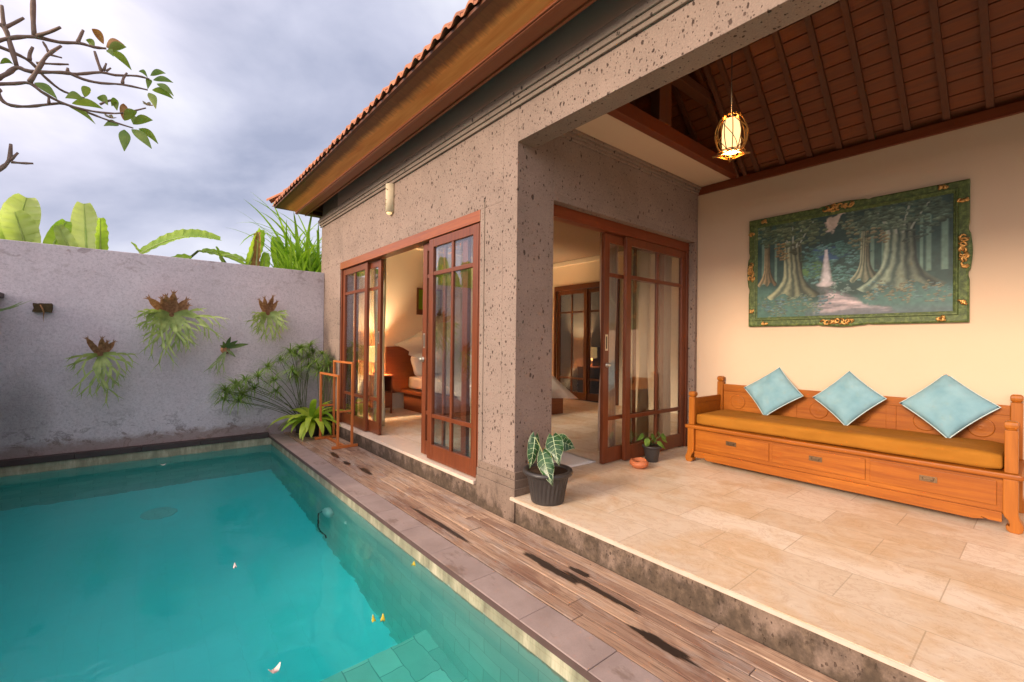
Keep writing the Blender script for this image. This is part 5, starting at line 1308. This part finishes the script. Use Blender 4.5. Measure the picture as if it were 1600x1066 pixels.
# ------------------------------------------------------------------ plumeria branches (tree stands beyond the left wall)
tree = empty('plumeria_tree', (-1.95, 3.6, -.3), 'bare plumeria tree with thick grey branches and a few leaf tufts, upper left', 'tree')
DY = 3.7
def pp(x, y, dy=0): return at(x, y, Y=DY+dy)
bm = BM(); tube(bm, [(-1.95, 3.6, -.35), (-1.92, 3.6, .5), (-2.0, 3.65, 1.3), (-1.75, 3.7, 2.0)], [.11, .095, .085, .075], 12); obj('trunk', bm, M['bark'], tree)
def branch(pts, r0, r1, dy0=0, dy1=0):
    P_ = [pp(x, y, dy0+(dy1-dy0)*i/(len(pts)-1)) for i, (x, y) in enumerate(pts)]
    # smooth
    Q = []
    for i in range(len(P_)-1):
        p0 = P_[max(0, i-1)]; p1 = P_[i]; p2_ = P_[i+1]; p3 = P_[min(len(P_)-1, i+2)]
        for t in (0, .34, .67): Q.append(.5*((2*p1)+(-p0+p2_)*t+(2*p0-5*p1+4*p2_-p3)*t*t+(-p0+3*p1-3*p2_+p3)*t**3))
    Q.append(P_[-1]); n = len(Q)
    bm = BM(); tube(bm, Q, [.80*(r0+(r1-r0)*i/(n-1))*(1+.10*math.sin(i*2.1)+.08*math.sin(i*4.7+r0*900)) for i in range(n-1)]+[r1*.7], 8); obj('branch', bm, M['bark'], tree)
    return Q
K = 1/3.5525
def z1(*pts): return [(x*K, y*K) for x, y in pts]
branch([(-140, 230), (-60, 80), (-10, 66)], .055, .022)
branch([(-140, 230), (-90, 150), (-20, 122), (0, 122)], .05, .022, 0, .1)
branch([(-140, 230), (-70, 190), (-20, 150), (0, 140)], .04, .018, 0, -.1)
bm = BM(); tube(bm, [(-1.75, 3.7, 2.0), pp(-140, 230)], [.075, .06], 10); obj('branch', bm, M['bark'], tree)
branch(z1((-40, 235), (60, 212), (190, 205), (330, 235), (440, 240), (520, 262), (590, 270)), .015, .009)
branch(z1((190, 200), (183, 80), (186, -60)), .014, .015)
branch(z1((200, 200), (270, 180), (335, 152)), .012, .010, 0, -.1)
branch(z1((430, 238), (445, 205), (462, 168)), .012, .010)
branch(z1((-40, 120), (25, 155), (55, 240), (95, 375)), .014, .014)
branch(z1((25, 155), (80, 128), (132, 100)), .012, .010); branch(z1((22, 150), (15, 90), (10, 30)), .012, .010)
branch(z1((-30, 440), (40, 410), (95, 375), (170, 398), (340, 403), (430, 412), (560, 402), (640, 418), (760, 422), (830, 440)), .017, .007)
branch(z1((375, 400), (460, 440), (560, 462), (680, 470), (820, 500)), .012, .007)
branch(z1((565, 400), (545, 350), (525, 285)), .011, .009); branch(z1((575, 392), (590, 352)), .009, .007); branch(z1((590, 395), (615, 378)), .008, .007); branch(z1((680, 465), (685, 435), (705, 405)), .011, .007)
branch(z1((375, 398), (376, 378)), .010, .009)
branch(z1((-30, 250), (80, 295), (170, 345), (240, 420), (330, 495), (400, 525), (470, 545)), .013, .007, .1, .2)
branch(z1((200, 350), (300, 356), (382, 358)), .009, .007, .1, .1); branch(z1((165, 335), (165, 300), (182, 262)), .012, .010)
branch(z1((165, 455), (215, 380), (260, 310), (340, 255)), .015, .010, -.1, -.1); branch(z1((270, 290), (255, 260), (238, 232)), .009, .007); branch(z1((280, 305), (345, 322)), .008, .006)
branch(z1((-40, 468), (80, 465), (165, 462), (230, 510), (330, 565), (430, 600), (560, 625), (680, 628), (810, 600)), .013, .006)
branch(z1((-20, 480), (5, 550), (60, 585), (160, 592), (270, 580), (360, 578), (500, 630), (600, 668), (740, 712)), .013, .006, .1, 0)
branch(z1((272, 575), (270, 540)), .009, .008); branch(z1((555, 580), (590, 565), (628, 552)), .008, .007)
branch(z1((-60, 980), (0, 940), (50, 890), (60, 800)), .015, .010); branch(z1((55, 892), (100, 848)), .010, .008); branch(z1((60, 900), (120, 906), (185, 908)), .009, .007)
bm = BM(); tube(bm, [pp(-60*K, 980*K), (-1.75, 3.7, 2.0)], [.02, .04], 8); obj('branch', bm, M['bark'], tree)
M['pleaf'] = leafm('plumeria_leaf', (.10, .19, .03), (.25, .33, .07), .45, .3, 8, (.42, .40, .14)); 
def pl_leaf(x0, y0, x1, y1, w_, mat='pleaf', dy=0, tilt=.5):
    a = pp(x0*K, y0*K, dy); b = pp(x1*K, y1*K, dy+rng.uniform(-.06, .06)); d = (b-a); n = 8; L_ = d.length
    vw = ((a+b)/2-EYE).normalized(); s_ = d.normalized().cross(vw).normalized(); s_ = (s_*math.cos(tilt)+vw*math.sin(tilt)).normalized()
    nn = d.normalized().cross(s_); pts = []; ws = []
    for i in range(n+1):
        t = i/n; pts.append(a+d*t+Vector((0, 0, 1))*.02*math.sin(PI*t)); ws.append(w_*K*.0034/2*max(.05, math.sin(PI*min(.985, t**.85*.95+.03))**1.05))
    bm = BM(); ribbon(bm, pts, ws, s_, .25); obj('leaf', bm, M[mat], tree)
for L__ in ((575, 245, 510, 160, 45), (522, 270, 475, 222, 42), (590, 262, 690, 250, 75), (600, 280, 702, 262, 50), (610, 285, 730, 390, 55), (590, 280, 630, 315, 40), (835, 420, 920, 408, 40), (830, 440, 820, 495, 35), (850, 445, 962, 460, 42), (870, 465, 965, 535, 45), (845, 500, 962, 550, 45), (825, 515, 865, 605, 50), (770, 395, 820, 432, 30), (190, 460, 318, 550, 50), (460, 545, 362, 545, 50), (400, 575, 572, 605, 50), (380, 590, 530, 690, 30), (470, 540, 495, 485, 50), (540, 540, 600, 585, 50), (620, 590, 655, 560, 35), (685, 665, 685, 575, 48), (690, 670, 760, 620, 55), (740, 690, 848, 668, 55), (660, 695, 575, 700, 45), (690, 720, 690, 840, 62), (730, 718, 842, 826, 60), (770, 715, 878, 800, 45), (620, 560, 650, 615, 45), (740, 690, 740, 640, 35), (0, 355, 75, 360, 30)):
    x0, y0, x1, y1, w_ = L__; pl_leaf(x0, y0, x1, y1, w_, 'pleaf' if (x0+y1) % 7 else 'dryleaf', tilt=rng.uniform(-.6, .6))
M['flower'] = plain('plumeria_flower', (.82, .66, .56), .6, .2)
for (x, y) in ((820, 585), (610, 655)):
    c = pp(x*K, y*K); bm = BM()
    for k in range(5): a = 2*PI*k/5; blade(bm, c, a, .6, .035, .022, .6, 5, .3, 'leaf')
    obj('flower', bm, M['flower'], tree)
# stray orchid tip reaching in from the left
c0 = at(-30, 490, Y=5.5); oc = empty('strap_leaf_plant', (-1.27, 5.5, 1.70), 'pale green strap leaves poking in over the side wall from the left', 'plant')
bm = BM(); 
for a, b, w_ in (((-30, 488), (36, 471), .014), ((-30, 486), (52, 468), .006), ((-30, 480), (30, 478), .012)):
    A, B = at(*a, Y=6.2), at(*b, Y=6.2); pts = [A+(B-A)*t+Vector((0, 0, -.05*math.sin(PI*t)*0-.03*math.sin(PI*t))) for t in [q/8 for q in range(9)]]
    ribbon(bm, pts, [w_*(1-(q/8)**2*.9) for q in range(9)], Vector((0, -.3, 1)).normalized(), .3)
obj('leaf', bm, M['fern2'], oc)
lp = at(-30, 486, Y=6.2); bm = BM(); tube(bm, [(-1.28, 6.2, 1.69), lp], .01, 6); obj('stem', bm, M['stem'], oc)

# ------------------------------------------------------------------ planting beyond the wall
def banana_leaf(root, base, tip, w_, sag, mat, seed, tilt=0, rag=.5, n=26):
    """leaf blade with torn side lobes from base to tip (world points)"""
    r_ = random.Random(seed); base = Vector(base); tip = Vector(tip); d = tip-base; L_ = d.length
    h = Vector((d.x, d.y, 0)); s0 = Vector((1, 0, 0)) if abs(d.x) < abs(d.z)*.6 else (d.normalized().cross(Vector((0, 0, 1)))).normalized()
    if abs(d.x) < abs(d.z)*.6: s0 = (s0-d.normalized()*s0.dot(d.normalized())).normalized()
    nn = d.normalized().cross(s0).normalized()
    s0 = (s0*math.cos(tilt)+nn*math.sin(tilt)).normalized(); nn = d.normalized().cross(s0).normalized()
    def mid(t): return base+d*t+Vector((0, 0, sag*math.sin(PI*t)))
    bm = BM()
    for sg in (-1, 1):
        t = .04; off = r_.uniform(-.05, .05)
        while t < .97:
            dt = r_.uniform(.05, .16) if rag else .2; t2 = min(.985, t+dt); drop = r_.uniform(0, .30)*rag; q = 4; rows = []
            m_ = 5
            for i in range(q+1):
                tt = t+(t2-t-.003*rag)*i/q; wd = w_*.56*max(.05, math.sin(PI*min(.98, tt*.80+.16)))**.5
                rows.append([bm.verts.new(mid(tt)+s0*sg*wd*(j/m_)+nn*(wd*(-.25*(j/m_)**2*1.0-drop*(j/m_)**1.5)+.008*math.sin(tt*L_*60)*(j/m_))+d.normalized()*wd*.35*(j/m_)) for j in range(m_+1)])
            for a, b in zip(rows, rows[1:]):
                for j in range(m_): bm.faces.new((a[j], a[j+1], b[j+1], b[j])).smooth = True
            t = t2-.004
    lf = obj('leaf', bm, mat, root)
    bm = BM(); tube(bm, [mid(q/12*.99) for q in range(13)], [.018-.014*q/12 for q in range(13)], 6); m_ = obj('midrib', bm, M['banana2'], None); m_.parent = lf
def banana(name_, bx, by, h, leaves, label):
    root = empty('banana_plant', (bx, by, -.3), label, 'banana plant', 'banana plants beyond the wall')
    bm = BM(); tube(bm, [(bx, by, -.32), (bx+.02, by, h*.5), (bx, by, h)], [.11, .09, .05], 10); obj('trunk', bm, M['stem'], root)
    for k, (a, b, w_, sag, mat, tilt, rag) in enumerate(leaves):
        A = at(*a, Y=by-.1); B = at(*b, Y=by-.1+rng.uniform(-.25, .1)); top = Vector((bx, by, h))
        bm = BM(); tube(bm, [top+Vector((0, 0, -.1)), (top+A)/2+Vector((0, 0, -.04)), A], [.03, .024, .018], 6); obj('petiole', bm, M['stem'], root)
        banana_leaf(root, A, B, w_, sag, M[mat], k+int(bx*10), tilt, rag)
BYY = 8.9
P0 = at(30, 400, Y=BYY); banana('b', P0.x-.1, BYY, 1.9, [((20, 395), (42, 308), .33, .05, 'banana2', .1, .6), ((45, 400), (22, 330), .30, .02, 'banana2', .2, .8), ((5, 400), (-10, 345), .25, .05, 'banana', .4, .6), ((0, 395), (-40, 372), .2, .05, 'banana', .4, .4)], 'pale banana plant at the far left above the wall, its leaf tip rounded')
P0 = at(128, 410, Y=BYY); banana('b', P0.x, BYY, 1.9, [((136, 410), (131, 317), .28, .0, 'banana2', .1, .15), ((70, 415), (104, 345), .20, .05, 'banana', .3, .3), ((156, 412), (157, 340), .17, .03, 'banana', .8, .4), ((118, 410), (90, 352), .17, .02, 'banana2', .3, .3)], 'tall pale banana plant above the wall with one upright broad leaf')
P0 = at(215, 420, Y=BYY); banana('b', P0.x, BYY, 1.85, [((210, 402), (346, 376), .30, .17, 'banana', .62, .35), ((225, 402), (205, 378), .06, 0, 'banana', .4, .2), ((245, 425), (300, 404), .18, .08, 'banana', .6, .3), ((310, 392), (385, 416), .20, .05, 'banana', .6, .35)], 'banana plant whose long arching leaf lies along the top of the wall')
P0 = at(395, 430, Y=BYY); banana('b', P0.x, BYY, 1.9, [((385, 425), (408, 358), .24, 0, 'banana', .6, .4), ((400, 425), (404, 362), .16, 0, 'dryleaf', -.8, .9), ((345, 400), (385, 410), .10, .05, 'banana', .6, .6), ((410, 430), (415, 395), .16, .0, 'banana', .3, .5), ((350, 415), (338, 385), .05, 0, 'banana', .5, .2)], 'banana plant with one browned torn leaf, near the reeds')
P0 = at(438, 430, Y=BYY); banana('b', P0.x, BYY, 1.9, [((436, 425), (430, 370), .24, .0, 'banana', .3, .7), ((447, 425), (452, 385), .12, .0, 'reed', .6, .4)], 'small banana plant just left of the tall reeds')
r_ = random.Random(9); rd = empty('reed_clump', (at(478, 430, Y=8.4).x, 8.4, -.3), 'clump of tall bright green reeds beyond the wall beside the house corner', 'reeds')
rc = at(478, 430, Y=8.45)
for k in range(62):
    bx = rc.x+r_.uniform(-.30, .34); by = 8.45+r_.uniform(-.25, .5); h = r_.uniform(1.9, 2.7)
    bm = BM(); b = Vector((bx, by, h)); az = r_.uniform(0, 6.28) if k % 3 else r_.uniform(2.6, 3.7)
    tube(bm, [(bx, by, -.32), b], [.010, .006], 4)
    blade(bm, b-Vector((0, 0, .1)), az, r_.uniform(1.25, 1.5), r_.uniform(.9, 1.55), r_.uniform(.05, .085), r_.uniform(.4, 2.4), 10, .3, 'grass'); blade(bm, b-Vector((0, 0, .4)), az+2.4, r_.uniform(1.2, 1.5), r_.uniform(.7, 1.2), .06, r_.uniform(.4, 1.6), 8, .3, 'grass'); blade(bm, b-Vector((0, 0, .7)), az+4.1, r_.uniform(1.2, 1.5), r_.uniform(.8, 1.3), .07, r_.uniform(.3, 1.2), 8, .3, 'grass'); blade(bm, b-Vector((0, 0, .2)), az+1.2, r_.uniform(1.2, 1.5), r_.uniform(.6, 1.0), .06, r_.uniform(.3, 2.2), 8, .3, 'grass')
    obj('blade', bm, M['reed'], rd)
# unseen table and lamp added beyond the bed to light the room more evenly
n2o = empty('nightstand', (6.05, 7.32, 0), 'unseen bedside table added on the far side of the bed to carry the extra lamp', 'bedside table')
obj('table_top', boxbm(5.97, 6.32, 7.10, 7.55, .62, .65), M['bedwood'], n2o, bevel=.004); obj('cabinet', boxbm(5.99, 6.30, 7.12, 7.54, .01, .6195), M['bedwood'], n2o)
t2 = empty('table_lamp', (6.15, 7.30, .65), 'unseen lit lamp added on the far side of the bed to brighten the room', 'lamp')
bm = BM(); tube(bm, [(6.15, 7.30, .6505), (6.15, 7.30, .86)], .018, 10); obj('lamp_stem', bm, M['brass'], t2)
obj('lamp_shade', open_shade(6.06, 6.24, 7.21, 7.39, .86, 1.13), bpy.data.materials['glowing_lamp_shade'], t2)
b2 = bpy.data.objects.new('bedside_bulb', bl_.data); col.objects.link(b2); b2.location = (6.15, 7.30, .99)  # bulb of the added unseen lamp, to brighten the room
bl_.location = (3.07, 7.30, .99)
